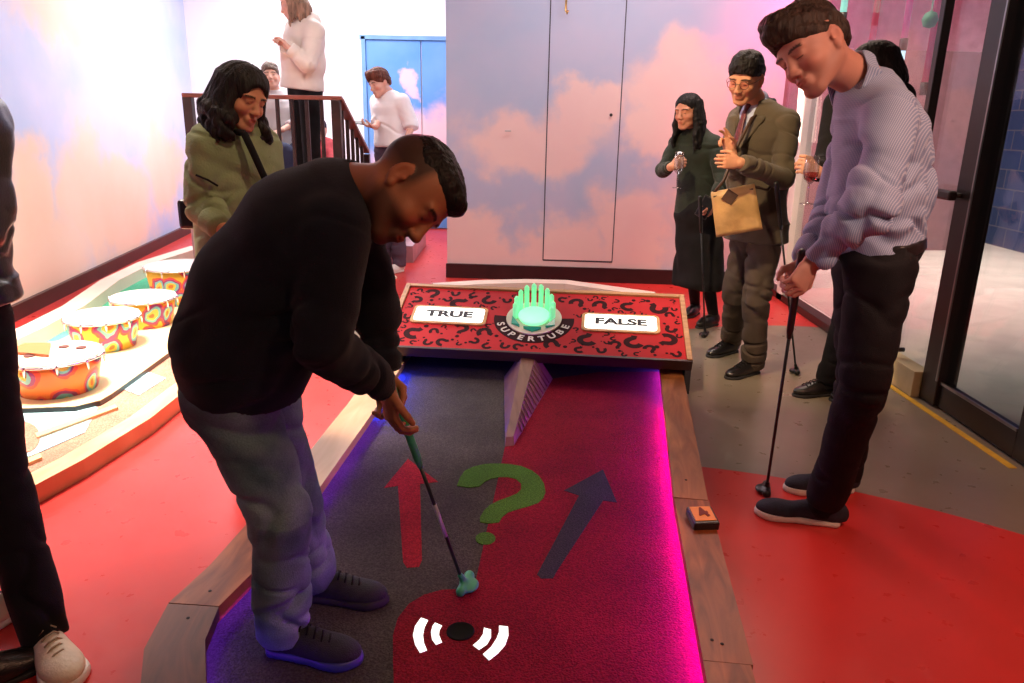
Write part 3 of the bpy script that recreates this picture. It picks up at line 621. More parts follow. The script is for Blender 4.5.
#--- 3. the man in the brown suit
def p_suit():
    J = dict(neck=D(757, 105, 4.36), pelvis=D(757, 222, 4.38), shL=D(786, 123, 4.25), shR=D(740, 120, 4.50), elL=D(783, 178, 4.12), elR=D(738, 172, 4.36), wrL=D(740, 163, 3.98), wrR=D(732, 153, 4.18),
             hipL=D(766, 232, 4.30), hipR=D(748, 232, 4.46), knL=D(756, 300, 4.24), knR=D(735, 297, 4.52), anL=G(752, 373) + V(0, 0, .085), anR=G(731, 352) + V(0, 0, .085))
    J['H'] = H = Head(D(746, 79, 4.28), imdir(-.62, .55, -.62), imdir(.05, -.85, -.35), 1.06)
    auto_spine(J, .175, .115, .155, .115, .165, .12)
    base = G(742, 368); e = mkperson('man in brown suit, tie and glasses raising one hand', J, base)
    S = Sdf(.0048); H.build(S); body_core(S, J)
    hand(S, J['wrL'], imdir(-.95, -.05, -.15), imdir(0, -.2, .9), imdir(0, -1, 0), (30, 45, 30), .95)
    hand(S, J['wrR'], imdir(-.45, -.85, -.2), imdir(-.6, .4, -.6), imdir(.8, -.3, 0), curls=[(10, 15, 10), (20, 25, 15), (60, 70, 40), (65, 70, 40)], sc=.95)
    finish_body(S, e, J, (.62, .30, .17), hair=(.02, .012, .01))
    suit = mat('brown_wool', (.082, .062, .036), .85, .15, 10, .3, 320, sheen=.12)
    S = Sdf(.006); top_garment(S, J, .020, (.066, .056, .045), k=.04, shoulder=.074, cuff=.95, wide=1.0, armk=.012)
    b, wb, db = J['spine'][-1]; S.cone(b, b + V(0, 0, -.10), wb + .022, wb + .034, unit(J['shR'] - J['shL']), .80, k=.03, cap=.01)
    fw = unit(J['shR'] - J['shL']); fr = unit(np.cross(V(0, 0, 1), fw)); fr = fr if fr @ H.R[:, 1] > 0 else -fr
    ne = J['neck'] + fr * .075
    # open V of the jacket
    for t in np.linspace(0, 1, 7):
        c = J['neck'] + fr * (.10 + .055 * t) + V(0, 0, .01 - .26 * t); S.ell(c, np.eye(3), V(1, 1, 1) * (.052 * (1 - t) + .012), .006, 's')
    sdf_obj('jacket', S, suit, e, folds=arm_folds(J, amp=.009) + [(J['pelvis'] + V(0, 0, .12), V(.4, 0, 1), .2, .006, .09)], g_amp=.003)
    S = Sdf(.005)
    S.cone(J['spine'][0][0] + fr * .015, J['spine'][1][0] + fr * .012, .10, .13, fw, .9, .85, k=.03); S.cone(J['neck'] + V(0, 0, .012), J['neck'] + V(0, 0, -.05), .064, .075, k=.02)
    sdf_obj('shirt', S, mat('pale_blue_cotton', (.42, .48, .66), .7, .08, 30), e)
    # turned-down shirt collar and navy jacket collar
    nu = unit(H.P(0, -.02, -.08) - J['neck']); Fr = frame(nu, fw)
    bm = bmesh.new(); add_tube(bm, [J['neck'] + nu * .03 + Fr @ V(.066 * math.cos(a), .066 * math.sin(a), -.016 * abs(math.sin(a / 2))) for a in np.linspace(0, 2 * math.pi, 30)], .013, 8)
    rebase(bm_obj('shirt_collar', bm, MATS['pale_blue_cotton'], None, True), e)
    for sg in (-1, 1):
        S = Sdf(.004); tp = J['neck'] - fr * .03 + fw * .075 * sg + V(0, 0, .015); md = J['neck'] + fr * .085 + fw * .085 * sg + V(0, 0, -.075); bt = J['neck'] + fr * .165 + fw * .02 * sg + V(0, 0, -.25)
        S.chain([tp, md, bt], [.026, .034, .010], w=fw, fl=.36, k=.01); o = sdf_obj('lapel', S, suit, e)
    S = Sdf(.004); S.chain([J['neck'] - fr * .075 + V(0, 0, .03), J['neck'] - fr * .03 - fw * .078 + V(0, 0, .02), J['neck'] + fr * .03 - fw * .085 + V(0, 0, -.02)], [.018, .018, .014], k=.01)
    S.chain([J['neck'] - fr * .075 + V(0, 0, .03), J['neck'] - fr * .03 + fw * .078 + V(0, 0, .02), J['neck'] + fr * .03 + fw * .085 + V(0, 0, -.02)], [.018, .018, .014], k=.01)
    tag(sdf_obj('jacket_collar', S, mat('navy_velvet', (.012, .014, .030), .8), e), 'dark navy jacket collar')
    S = Sdf(.004); S.cone(J['neck'] + fr * .080 + V(0, 0, -.005), J['neck'] + fr * .095 + V(0, 0, -.03), .019, .012, fw, .7, k=.005); S.cone(J['neck'] + fr * .10 + V(0, 0, -.035), J['neck'] + fr * .155 + V(0, 0, -.24), .015, .03, fw, .4, .25, k=.006)
    sdf_obj('tie', S, mat('dark_red_tie', (.11, .012, .018), .5, .6, 90), e)
    S = Sdf(.006); trousers(S, J, (.094, .074, .062), top=.1, hem=.030, k=.02)
    sdf_obj('trousers', S, mat('brown_wool_trousers', (.060, .042, .028), .85, .15, 10, .3, 320), e, folds=leg_folds(J, amp=.011), g_amp=.004)
    shoe(e, J['anL'], G(718, 383) - G(762, 372), 0, BLACK_LEATHER, RUBBER_DARK, .30, .045, 'dress', m_lace=BLACK_CLOTH)
    shoe(e, J['anR'], G(697, 359) - G(735, 350), 0, BLACK_LEATHER, RUBBER_DARK, .30, .045, 'dress', m_lace=BLACK_CLOTH)
    short_hair(e, H, HAIR_BLACK, thick=.014, fringe=.088, top=.020, low=-.02, side=.006, strand=(.005, 50), quiff=.0, seed=12)
    spectacles(e, H)
    # satchel across the body
    sat = empty('satchel', D(735, 236, 4.14), 'tan leather satchel hanging at the hip of the man in the brown suit', 'bag'); tan = mat('tan_leather', (.50, .31, .12), .5, .25, 9, .3, 40); dk = mat('brown_leather', (.07, .035, .02), .5, .3, 20)
    c = D(736, 211, 4.12); R = frame(V(0, 0, 1), imdir(.93, .1, -.25)); R = R @ np.array(Matrix.Rotation(math.radians(-14), 3, 'Y'))
    bm = bmesh.new(); add_box(bm, c, (.23, .075, .235), R); rebase(bm_obj('pouch', bm, dk, None, False, .012), sat)
    bm = bmesh.new(); sgn = -1 if (R[:, 1] @ CF) > 0 else 1
    prof = [(.055, .121), (0.0, .128), (.048, .118), (.055, .0), (.056, -.10), (.052, -.125)]; prev = None
    for i in range(11):
        t = i / 10; y = np.interp(t, (0, .1, .2, .6, .92, 1), (-.035, 0, .040, .046, .047, .045)); z = np.interp(t, (0, .1, .2, .6, .92, 1), (.12, .127, .119, .0, -.10, -.118)); hw = .112 + .010 * t
        cur = [bm.verts.new(tuple(c + R @ V(x, sgn * (y + .004 * math.cos(x * 30)), z))) for x in np.linspace(-hw, hw, 9)]
        if prev:
            for a in range(8): bm.faces.new((prev[a], prev[a + 1], cur[a + 1], cur[a]))
        prev = cur
    o = bm_obj('flap', bm, tan, None, True); md = o.modifiers.new('s', 'SOLIDIFY'); md.thickness = .006; rebase(o, sat)
    bm = bmesh.new(); bmesh.ops.create_cone(bm, cap_ends=True, segments=4, radius1=.045, radius2=.045, depth=.006, matrix=Matrix.Translation(tuple(c + R @ V(-.02, sgn * .048, .085))) @ Matrix(R.tolist()).to_4x4() @ Matrix.Rotation(math.pi / 2, 4, 'X'))
    rebase(bm_obj('tab', bm, dk, None), sat)
    bm = bmesh.new(); add_tube(bm, [c + R @ V(-.108, 0, .11), D(724, 180, 4.12), D(735, 150, 4.18), D(752, 118, 4.24), D(770, 107, 4.33)], .009, 8); add_tube(bm, [c + R @ V(.11, 0, .11), D(768, 190, 4.13), D(786, 165, 4.14), D(790, 150, 4.2)], .009, 8)
    rebase(bm_obj('strap', bm, dk, None, True), sat)
    g1 = D(776, 182, 4.02); foot = G(808, 330); foot = D(806, 300, 4.35); foot = V(foot[0], foot[1], 0.) ; 
    putter('black putter tucked under the arm of the man in the brown suit', g1, g1 + (foot - g1) * .22, foot, V(-.3, -1, 0), GRAPH, GRAPH, GRAPH)
    return e, J
def spectacles(e, H):
    bm = bmesh.new(); P = H.P
    for sx in (-1, 1):
        add_tube(bm, [P(.033 * sx + .023 * math.cos(a), .104 - .10 * abs(.033 + .0 * sx) * 0 - .004 * abs(math.cos(a)), .002 + .019 * math.sin(a)) for a in np.linspace(0, 2 * math.pi, 25)], .0017, 6)
        add_tube(bm, [P(.056 * sx, .101, .008), P(.074 * sx, .07, .010), P(.083 * sx, -.005, .012)], .0016, 6)
    add_tube(bm, [P(-.011, .106, .006), P(0, .110, .009), P(.011, .106, .006)], .0016, 6)
    o = bm_obj('glasses', bm, mat('spectacle_frame', (.12, .09, .06), .3, .1, 20, metal=.8), None, True); rebase(o, e)
    bm = bmesh.new()
    for sx in (-1, 1): bm.faces.new([bm.verts.new(tuple(P(.033 * sx + .022 * math.cos(a), .1015, .002 + .018 * math.sin(a)))) for a in np.linspace(0, 2 * math.pi, 21)[:-1]])
    l = bm_obj('lens', bm, GLASS, None); rebase(l, o)
GLASS = glass_mat('clear_glass', (.93, .95, .96), .45)
def flute(label, base, up, fill_col, h=.20, group=None, rb=.030):
    Fr = frame(up, V(1, 0, 0)); e = empty('wine_glass', base, label, 'glass', group)
    bm = bmesh.new(); prof = [(.033, .0), (.030, .003), (.006, .006), (.0035, .012), (.0035, .085), (.010, .093), (rb * .8, .110), (rb, .14), (rb * .95, .17), (rb * .86, h)]; add_lathe(bm, prof, base, Fr, 28)
    o = bm_obj('bowl_and_stem', bm, GLASS, None, True); o.modifiers.new('s', 'SOLIDIFY').thickness = .0016; rebase(o, e)
    if fill_col:
        bm = bmesh.new(); add_lathe(bm, [(.002, .096), (rb * .74, .111), (rb * .93, .14)], base, Fr, 24, True); rebase(bm_obj('drink', bm, glass_mat('drink', fill_col, .1), None, True), e)
    return e

#--- 4. the woman in black with long hair
def p_black_woman():
    J = dict(neck=D(696, 132, 5.45), pelvis=D(697, 210, 5.45), shL=D(714, 144, 5.36), shR=D(677, 143, 5.52), elL=D(722, 180, 5.26), elR=D(663, 170, 5.40), wrL=D(713, 203, 5.16), wrR=D(671, 167, 5.18),
             hipL=D(704, 216, 5.40), hipR=D(690, 216, 5.52), knL=D(706, 268, 5.34), knR=D(692, 262, 5.5), anL=G(712, 325) + V(0, 0, .09), anR=G(694, 314) + V(0, 0, .09))
    J['H'] = H = Head(D(688, 112, 5.40), imdir(-.72, .30, -.62), imdir(.05, -.95, -.2), .98)
    auto_spine(J, .135, .09, .12, .09, .15, .11)
    base = G(703, 322); e = mkperson('woman in a dark green-black long dress with long dark hair holding a glass', J, base)
    S = Sdf(.0055); H.build(S, True); body_core(S, J, .85, tone=.85)
    hand(S, J['wrR'], imdir(.75, -.25, -.4), imdir(.3, -.1, .9), imdir(0, -1, 0), (45, 60, 35), .9)
    hand(S, J['wrL'], imdir(-.45, .8, -.3), imdir(-.6, 0, .7), imdir(-.3, -.8, -.5), (35, 50, 30), .9)
    finish_body(S, e, J, (.60, .27, .17), hair=(.02, .012, .01))
    kn = mat('dark_green_knit', (.012, .020, .011), .85, .25, 18, .4, 260, sheen=.1)
    S = Sdf(.0065); top_garment(S, J, .016, (.052, .048, .036), k=.035, shoulder=.058, cuff=.95, neck_r=-.008); S.cone(J['neck'], J['neck'] + (H.P(0, 0, 0) - J['neck']) * .35, .058, .054, k=.01, cap=.006)
    sdf_obj('jumper', S, kn, e, folds=arm_folds(J, amp=.006), g_amp=.003)
    S = Sdf(.0065); b = J['pelvis']; g = (J['knL'] + J['knR']) / 2; w = unit(J['hipR'] - J['hipL'])
    S.chain([b + V(0, 0, .10), b + V(0, 0, -.04), V(g[0] - .01, g[1] + .02, .62), V(g[0], g[1], .34)], [.135, .185, .185, .205], w=w, fl=[.8, .72, .72, .75], k=.03); S.plane(V(g[0], g[1], .30), -V(0, 0, 1))
    sdf_obj('skirt', S, BLACK_CLOTH, e, folds=[(V(g[0], g[1], .4), V(1, .6, 0), .35, .012, .09), (V(g[0], g[1], .7), V(1, .3, 0), .35, .006, .11)])
    tights = Sdf(.006)
    for s in 'RL': tights.cone(J['kn' + s], J['an' + s], .055, .038, k=.01)
    sdf_obj('tights', tights, BLACK_CLOTH, e)
    shoe(e, J['anL'], V(-.75, -.6, 0), 0, BLACK_LEATHER, RUBBER_DARK, .25, .04, 'dress'); shoe(e, J['anR'], V(-.5, -.8, 0), 0, BLACK_LEATHER, RUBBER_DARK, .25, .04, 'dress')
    long_hair(e, H, HAIR_BLACK, [(J['shL'] + V(.02, -.03, .02), 1), (J['shR'] + V(.04, .03, .03), -1)], .32, seed=3, wav=.006)
    S = Sdf(.0025)
    flute('clear wine glass held up by the woman in black', D(677, 188, 5.105), V(0, 0, 1), None, .235, rb=.034)
    ph = empty('phone_wallet', J['wrL'] + imdir(-.07, .02, -.1) * .07, 'dark wallet phone case in the lowered hand of the woman in black', 'phone'); R = frame(V(0, 0, 1), imdir(.9, 0, -.4)) @ np.array(Matrix.Rotation(math.radians(25), 3, 'Y'))
    bm = bmesh.new(); add_box(bm, J['wrL'] + imdir(-.6, .35, -.3) * .075, (.085, .014, .15), R); rebase(bm_obj('case', bm, BLACK_LEATHER, None, False, .004), ph)
    bm = bmesh.new(); add_box(bm, J['wrL'] + imdir(-.6, .35, -.3) * .075 + R @ V(.0, -.009, 0), (.07, .003, .13), R); rebase(bm_obj('screen', bm, mat('dark_screen', (.02, .02, .025), .1), None, False, .001), ph)
    g1 = D(700, 196, 5.02); foot = G(705, 336)
    putter('black putter standing beside the woman in black', g1, g1 + (foot - g1) * .25, foot, V(-.6, -1, 0), GRAPH, GRAPH, GRAPH)
    return e, J
def long_hair(e, H, m, ends, length, seed=1, wav=.012, n=46, res=.0055, vol=1.0, wavelen=.11, part=0.):
    rnd = random.Random(seed); S = Sdf(res); k = H.sc; P, R = H.P, H.R
    S.ell(P(0, -.022, .036), R, V(.083, .103, .090) * k * vol, .01)
    S.ell(P(0, .015, .055), R, V(.075, .072, .066) * k * vol, .02)
    S.ell(P(part, .100, -.022), R, V(.060, .062, .088) * k, .012, 's')
    for i in range(n):
        a = math.radians(rnd.uniform(54, 306)); x, y = math.sin(a), math.cos(a)      # 180 = the nape, 0 = the face
        st = P(.070 * vol * x, -.02 + .088 * vol * y, .045 + rnd.uniform(-.02, .02)); mid = P(.088 * vol * x, -.020 + .098 * vol * y, -.05)
        dn = V(0, 0, -1); out = unit(H.R @ V(x, y, 0)); L = length * rnd.uniform(.8, 1.05) - .10
        pts = [st, mid]; ph = rnd.uniform(0, 6.3); q = mid; sd = unit(np.cross(out, dn))
        for j in range(1, 7):
            t = j / 6; q = mid + dn * L * t + out * (.014 * t * vol + wav * math.sin(ph + L * t / wavelen * 6.28)) + sd * wav * math.cos(ph * 1.7 + L * t / wavelen * 6.28); pts.append(q)
        rs = [.017, .019, .019, .018, .017, .015, .012, .006]; S.chain(pts, [r * k for r in rs], k=.006)
    S.ell(P(0, .108, -.035), R, V(.050, .060, .090) * k, .006, 's')
    return sdf_obj('hair', S, m, e, strand=(H, .0034, 120, .12), seed=seed)

#--- 5. the woman in the green jacket
def p_green():
    J = dict(neck=D(236, 122, 3.06), pelvis=D(243, 262, 3.08), shR=D(208, 146, 2.94), shL=D(262, 146, 3.18), elR=D(203, 205, 2.90), elL=D(270, 205, 3.10), wrR=D(226, 232, 2.78), wrL=D(262, 245, 3.0),
             hipR=D(236, 268, 3.0), hipL=D(256, 268, 3.14), knR=D(244, 372, 2.98), knL=D(262, 368, 3.12), anR=G(252, 478) + V(0, 0, .08), anL=G(268, 465) + V(0, 0, .08))
    J['H'] = H = Head(D(241, 98, 3.0), imdir(.80, .44, -.42), imdir(.22, -.93, -.20), .98)
    J['spine'] = [(D(236, 134, 3.06), .12, .085), (D(236, 165, 3.07), .155, .115), (D(238, 210, 3.07), .150, .125), (D(240, 255, 3.08), .165, .135)]
    base = G(258, 475); e = mkperson('woman in olive green jacket with shoulder-length dark hair watching', J, base)
    S = Sdf(.0048); H.build(S, True); body_core(S, J, .9, tone=.9)
    hand(S, J['wrR'], imdir(.55, .8, -.1), imdir(.6, -.4, .4), imdir(.6, -.6, 0), (35, 45, 30), .92); hand(S, J['wrL'], imdir(-.3, .9, -.2), imdir(-.5, 0, .6), imdir(-.3, -.6, -.5), (35, 45, 30), .9)
    finish_body(S, e, J, (.60, .26, .14), hair=(.02, .012, .01))
    gr = mat('olive_cotton', (.21, .25, .115), .8, .14, 7, .3, 120)
    S = Sdf(.006); top_garment(S, J, .022, (.072, .066, .050), k=.04, shoulder=.070, cuff=.82)
    sdf_obj('jacket', S, gr, e, folds=arm_folds(J, amp=.011) + [(D(245, 190, 2.92), V(.5, 0, 1), .2, .008, .08), (D(225, 160, 2.9), V(1, 0, .6), .15, .008, .06)], g_amp=.005, g_scale=7)
    bm = bmesh.new(); add_tube(bm, [D(244, 133, 2.905), D(252, 150, 2.90), D(262, 172, 2.91), D(273, 196, 2.93), D(278, 215, 2.95)], .014, 8); add_tube(bm, [D(236, 132, 2.94), D(244, 133, 2.905)], .012, 8); rebase(bm_obj('strap', bm, BLACK_CLOTH, None, True), e)
    bm = bmesh.new(); add_tube(bm, [D(196, 175, 2.84), D(208, 180, 2.83), D(218, 186, 2.835)], .004, 6); rebase(bm_obj('sleeve_tab', bm, BLACK_CLOTH, None, True), e)
    S = Sdf(.0065); trousers(S, J, (.098, .075, .065), top=.3, hem=.04); sdf_obj('trousers', S, BLACK_CLOTH, e, folds=leg_folds(J, amp=.006))
    for s in 'RL': shoe(e, J['an' + s], V(.6, -.8, 0), 0, BLACK_LEATHER, RUBBER_DARK, .25, .042, 'dress')
    long_hair(e, H, HAIR_DARK, [], .235, seed=8, wav=.020, n=74, vol=1.10, wavelen=.10)
    bag = empty('shoulder_bag', D(196, 212, 3.1), 'black bag hanging behind the woman in the green jacket', 'bag'); bm = bmesh.new(); add_box(bm, D(200, 214, 3.10), (.16, .07, .12)); rebase(bm_obj('pouch', bm, BLACK_LEATHER, None, False, .015), bag)
    bm = bmesh.new(); add_tube(bm, [D(194, 206, 3.10), D(199, 190, 3.13), D(206, 150, 3.12)], .006, 6); rebase(bm_obj('strap', bm, BLACK_LEATHER, None, True), bag)
    return e, J

#--- 6. the person at the left edge
def p_left_edge():
    J = dict(neck=D(-72, 60, 1.95), pelvis=D(-58, 285, 1.95), shL=D(-36, 118, 2.05), shR=D(-114, 105, 1.85), elL=D(-20, 205, 2.0), elR=D(-124, 220, 1.75), wrL=D(-30, 285, 1.95), wrR=D(-94, 300, 1.65),
             hipL=D(-34, 300, 1.98), hipR=D(-70, 305, 1.80), knL=D(-8, 450, 1.92), knR=D(-36, 440, 1.98), anL=G(46, 648) + V(0, 0, .09), anR=G(34, 604) + V(0, 0, .09))
    J['H'] = H = Head(D(-76, 10, 1.95), imdir(.7, .3, -.5), imdir(0, -1, -.2), 1.0)
    auto_spine(J, .17, .12, .16, .12, .165, .12)
    base = G(45, 640); e = mkperson('person in black clothes and white trainers cut off at the left edge', J, base)
    S = Sdf(.006); H.build(S); body_core(S, J)
    hand(S, J['wrL'], imdir(.2, .95, 0), imdir(-.6, 0, .5), imdir(0, 0, -1), (25, 35, 20), .95); hand(S, J['wrR'], imdir(.1, .95, 0), imdir(.6, 0, .5), imdir(0, 0, -1), (25, 35, 20), .95)
    finish_body(S, e, J, (.5, .26, .17))
    S = Sdf(.0065); top_garment(S, J, .018, (.074, .062, .050), k=.04, shoulder=.075, cuff=1.0); b, wb, db = J['spine'][-1]; S.cone(b, b + V(0, 0, -.05), wb + .02, wb + .03, unit(J['shR'] - J['shL']), .85, k=.03, cap=.01)
    sdf_obj('jacket', S, BLACK_LEATHER, e, folds=arm_folds(J, amp=.006), g_amp=.003)
    S = Sdf(.006); trousers(S, J, (.100, .074, .057), top=.1, hem=.02); sdf_obj('trousers', S, BLACK_CLOTH, e, folds=leg_folds(J, amp=.007), g_amp=.003)
    wl = mat('white_leather', (.66, .58, .44), .55, .08, 20, .2, 90); lc = mat('beige_lace', (.36, .28, .19), .7)
    shoe(e, J['anL'], G(74, 690) - G(42, 640), 0, wl, RUBBER_WHITE, .30, .056, m_lace=lc); shoe(e, J['anR'], G(-35, 642) - G(70, 590), 0, wl, RUBBER_WHITE, .30, .054, m_lace=lc)
    short_hair(e, H, HAIR_DARK); return e, J

#--- 7. the person behind the man in the striped shirt
def p_hidden():
    J = dict(neck=D(875, 94, 3.72), pelvis=D(868, 215, 3.72), shL=D(900, 98, 3.64), shR=D(838, 104, 3.80), elL=D(905, 165, 3.62), elR=D(826, 165, 3.72), wrL=D(890, 205, 3.5), wrR=D(818, 172, 3.52),
             hipL=D(878, 222, 3.66), hipR=D(858, 222, 3.78), knL=D(868, 305, 3.6), knR=D(852, 300, 3.76), anL=G(862, 398) + V(0, 0, .09), anR=G(826, 394) + V(0, 0, .09))
    J['H'] = H = Head(D(874, 69, 3.70), imdir(-.95, .2, .05), imdir(0, -1, -.1), .98); auto_spine(J, .15, .10, .14, .10, .16, .12)
    base = G(850, 400); e = mkperson('dark-haired person in black behind the striped shirt man, holding a pink drink', J, base)
    S = Sdf(.006); H.build(S, True); body_core(S, J, .95)
    hand(S, J['wrR'], imdir(-.85, -.25, -.25), imdir(-.1, -.1, .9), imdir(0, -1, 0), (50, 60, 40), .92); hand(S, J['wrL'], imdir(0, 1, 0), imdir(-.6, 0, .5), imdir(0, 0, -1), (25, 35, 20), .95)
    finish_body(S, e, J, (.62, .32, .20))
    S = Sdf(.0065); top_garment(S, J, .018, (.062, .056, .045), k=.04, shoulder=.064, cuff=.93); sdf_obj('jacket', S, BLACK_CLOTH, e, folds=arm_folds(J, amp=.006))
    S = Sdf(.0065); trousers(S, J, (.096, .072, .062)); sdf_obj('trousers', S, BLACK_CLOTH, e, folds=leg_folds(J, amp=.006))
    shoe(e, J['anL'], V(-1, -.3, 0), 0, BLACK_LEATHER, RUBBER_DARK, .28, .044, 'dress'); shoe(e, J['anR'], V(-1, -.25, 0), 0, BLACK_LEATHER, RUBBER_DARK, .28, .044, 'dress', m_lace=BLACK_CLOTH)
    long_hair(e, H, HAIR_BLACK, [], .20, seed=5, wav=.008, n=30, res=.007)
    flute('pink drink in a stemmed glass beside the striped shirt', D(807, 204, 3.42), V(0, 0, 1), (.95, .45, .42), .21, rb=.034); return e, J

#--- 8. background people
def p_puffer():
    J = dict(neck=D(305, 22, 6.85), pelvis=D(302, 86, 6.85), shR=D(296, 30, 6.98), shL=D(314, 32, 6.72), elR=D(290, 62, 6.9), elL=D(308, 64, 6.6), wrR=D(286, 46, 6.62), wrL=D(289, 48, 6.55),
             hipR=D(300, 92, 6.92), hipL=D(310, 92, 6.80), knR=D(301, 140, 6.92), knL=D(311, 140, 6.80), anR=V(0, 0, 0), anL=V(0, 0, 0))
    for s, y in (('R', 6.94), ('L', 6.80)): a = J['kn' + s]; J['an' + s] = V(a[0], y, .70 + .09)
    J['H'] = H = Head(D(293, 5, 6.80), imdir(-.92, .35, -.15), imdir(-.2, -.95, 0), 1.0); auto_spine(J, .15, .11, .15, .12, .16, .12)
    base = V(J['anR'][0], 6.87, .70); e = mkperson('woman in a cream puffer jacket standing behind the dark railing', J, base)
    S = Sdf(.0075); H.build(S, True); body_core(S, J)
    hand(S, J['wrR'], imdir(-.6, -.75, 0), imdir(-.6, .5, .2), imdir(.3, -.6, -.5), (50, 60, 40), .95); hand(S, J['wrL'], imdir(-.6, -.75, 0), imdir(-.6, .5, .2), imdir(.3, -.6, .5), (50, 60, 40), .95)
    finish_body(S, e, J, (.62, .34, .26), hair=(.1, .06, .04))
    S = Sdf(.008); top_garment(S, J, .055, (.088, .078, .058), k=.03, shoulder=.09); S.cone(J['neck'] + V(.05, 0, .0), J['neck'] + V(-.03, 0, .01), .085, .08, k=.04)
    ax = unit(J['neck'] - J['pelvis']); sdf_obj('puffer_jacket', S, mat('cream_nylon', (.70, .60, .52), .6, .05, 8), e, folds=[(J['pelvis'] + ax * .2, ax, .5, .006, .13)] + arm_folds(J, amp=.005))
    S = Sdf(.008); trousers(S, J, (.10, .08, .07), top=.1); sdf_obj('trousers', S, BLACK_CLOTH, e)
    for s in 'RL': shoe(e, J['an' + s], V(-1, 0, 0), .70, BLACK_LEATHER, RUBBER_DARK, .26, .043, 'dress')
    long_hair(e, H, HAIR_BLOND, [], .24, seed=6, wav=.008, n=40, res=.007); return e, J
def p_tee():
    J = dict(neck=D(388, 94, 7.3), pelvis=D(391, 143, 7.3), shR=D(378, 102, 7.38), shL=D(402, 102, 7.22), elR=D(379, 122, 7.3), elL=D(412, 126, 7.2), wrR=D(375, 127, 7.0), wrL=D(404, 146, 7.05),
             hipR=D(385, 152, 7.34), hipL=D(397, 152, 7.26), knR=D(384, 212, 7.34), knL=D(398, 212, 7.26), anR=V(0, 0, 0), anL=V(0, 0, 0))
    for s, y in (('R', 7.34), ('L', 7.26)): a = J['kn' + s]; J['an' + s] = V(a[0], y, .09)
    J['H'] = H = Head(D(380, 84, 7.24), imdir(-.7, .4, -.55), imdir(-.1, -.95, -.15), 1.0); auto_spine(J, .14, .10, .13, .10, .15, .11)
    e = mkperson('young man with auburn hair in white t-shirt looking at his phone', J, V(J['anR'][0], 7.3, 0))
    S = Sdf(.0075); H.build(S); body_core(S, J, .9)
    hand(S, J['wrR'], imdir(-.9, -.1, -.2), imdir(0, -.9, -.2), imdir(-.3, -.2, -.7), (30, 40, 30), .95); hand(S, J['wrL'], imdir(-.2, .95, 0), imdir(-.6, 0, .5), imdir(-.6, 0, -1), (25, 35, 20), .95)
    finish_body(S, e, J, (.66, .36, .28), hair=(.1, .04, .03))
    for s in 'RL': J['wr' + s + 'x'] = J['wr' + s]
    J2 = dict(J)
    for s in 'RL': J2['wr' + s] = J['el' + s] + (J['wr' + s] - J['el' + s]) * .10; J2['el' + s] = J['sh' + s] + (J['el' + s] - J['sh' + s]) * .9
    S = Sdf(.008); top_garment(S, J2, .025, (.075, .070, .070), k=.03, shoulder=.068); sdf_obj('t_shirt', S, mat('white_cotton', (.86, .82, .82), .8, .03, 10), e, folds=[(J['pelvis'] + V(0, 0, .1), V(.6, 0, 1), .2, .008, .09)])
    S = Sdf(.008); trousers(S, J, (.095, .075, .065), top=.1, hem=.04); sdf_obj('trousers', S, mat('plum_grey_cloth', (.08, .05, .08), .8), e, folds=leg_folds(J, amp=.006))
    for s in 'RL': shoe(e, J['an' + s], V(-.6, -.8, 0), 0, RUBBER_WHITE, RUBBER_WHITE, .28, .045)
    short_hair(e, H, HAIR_RED, thick=.02, fringe=.098, top=.034, side=.010, res=.006, strand=(.008, 40), low=-.01, quiff=.01)
    ph = empty('phone', J['wrR'] + imdir(-1, -.2, 0) * .08, 'phone in the hand of the young man in the white t-shirt', 'phone'); bm = bmesh.new(); add_box(bm, J['wrR'] + imdir(-.9, -.25, -.1) * .115, (.14, .075, .010), frame(imdir(.1, -.8, -.5), imdir(1, .1, 0))); rebase(bm_obj('phone_body', bm, BLACK_LEATHER, None, False, .003), ph); return e, J
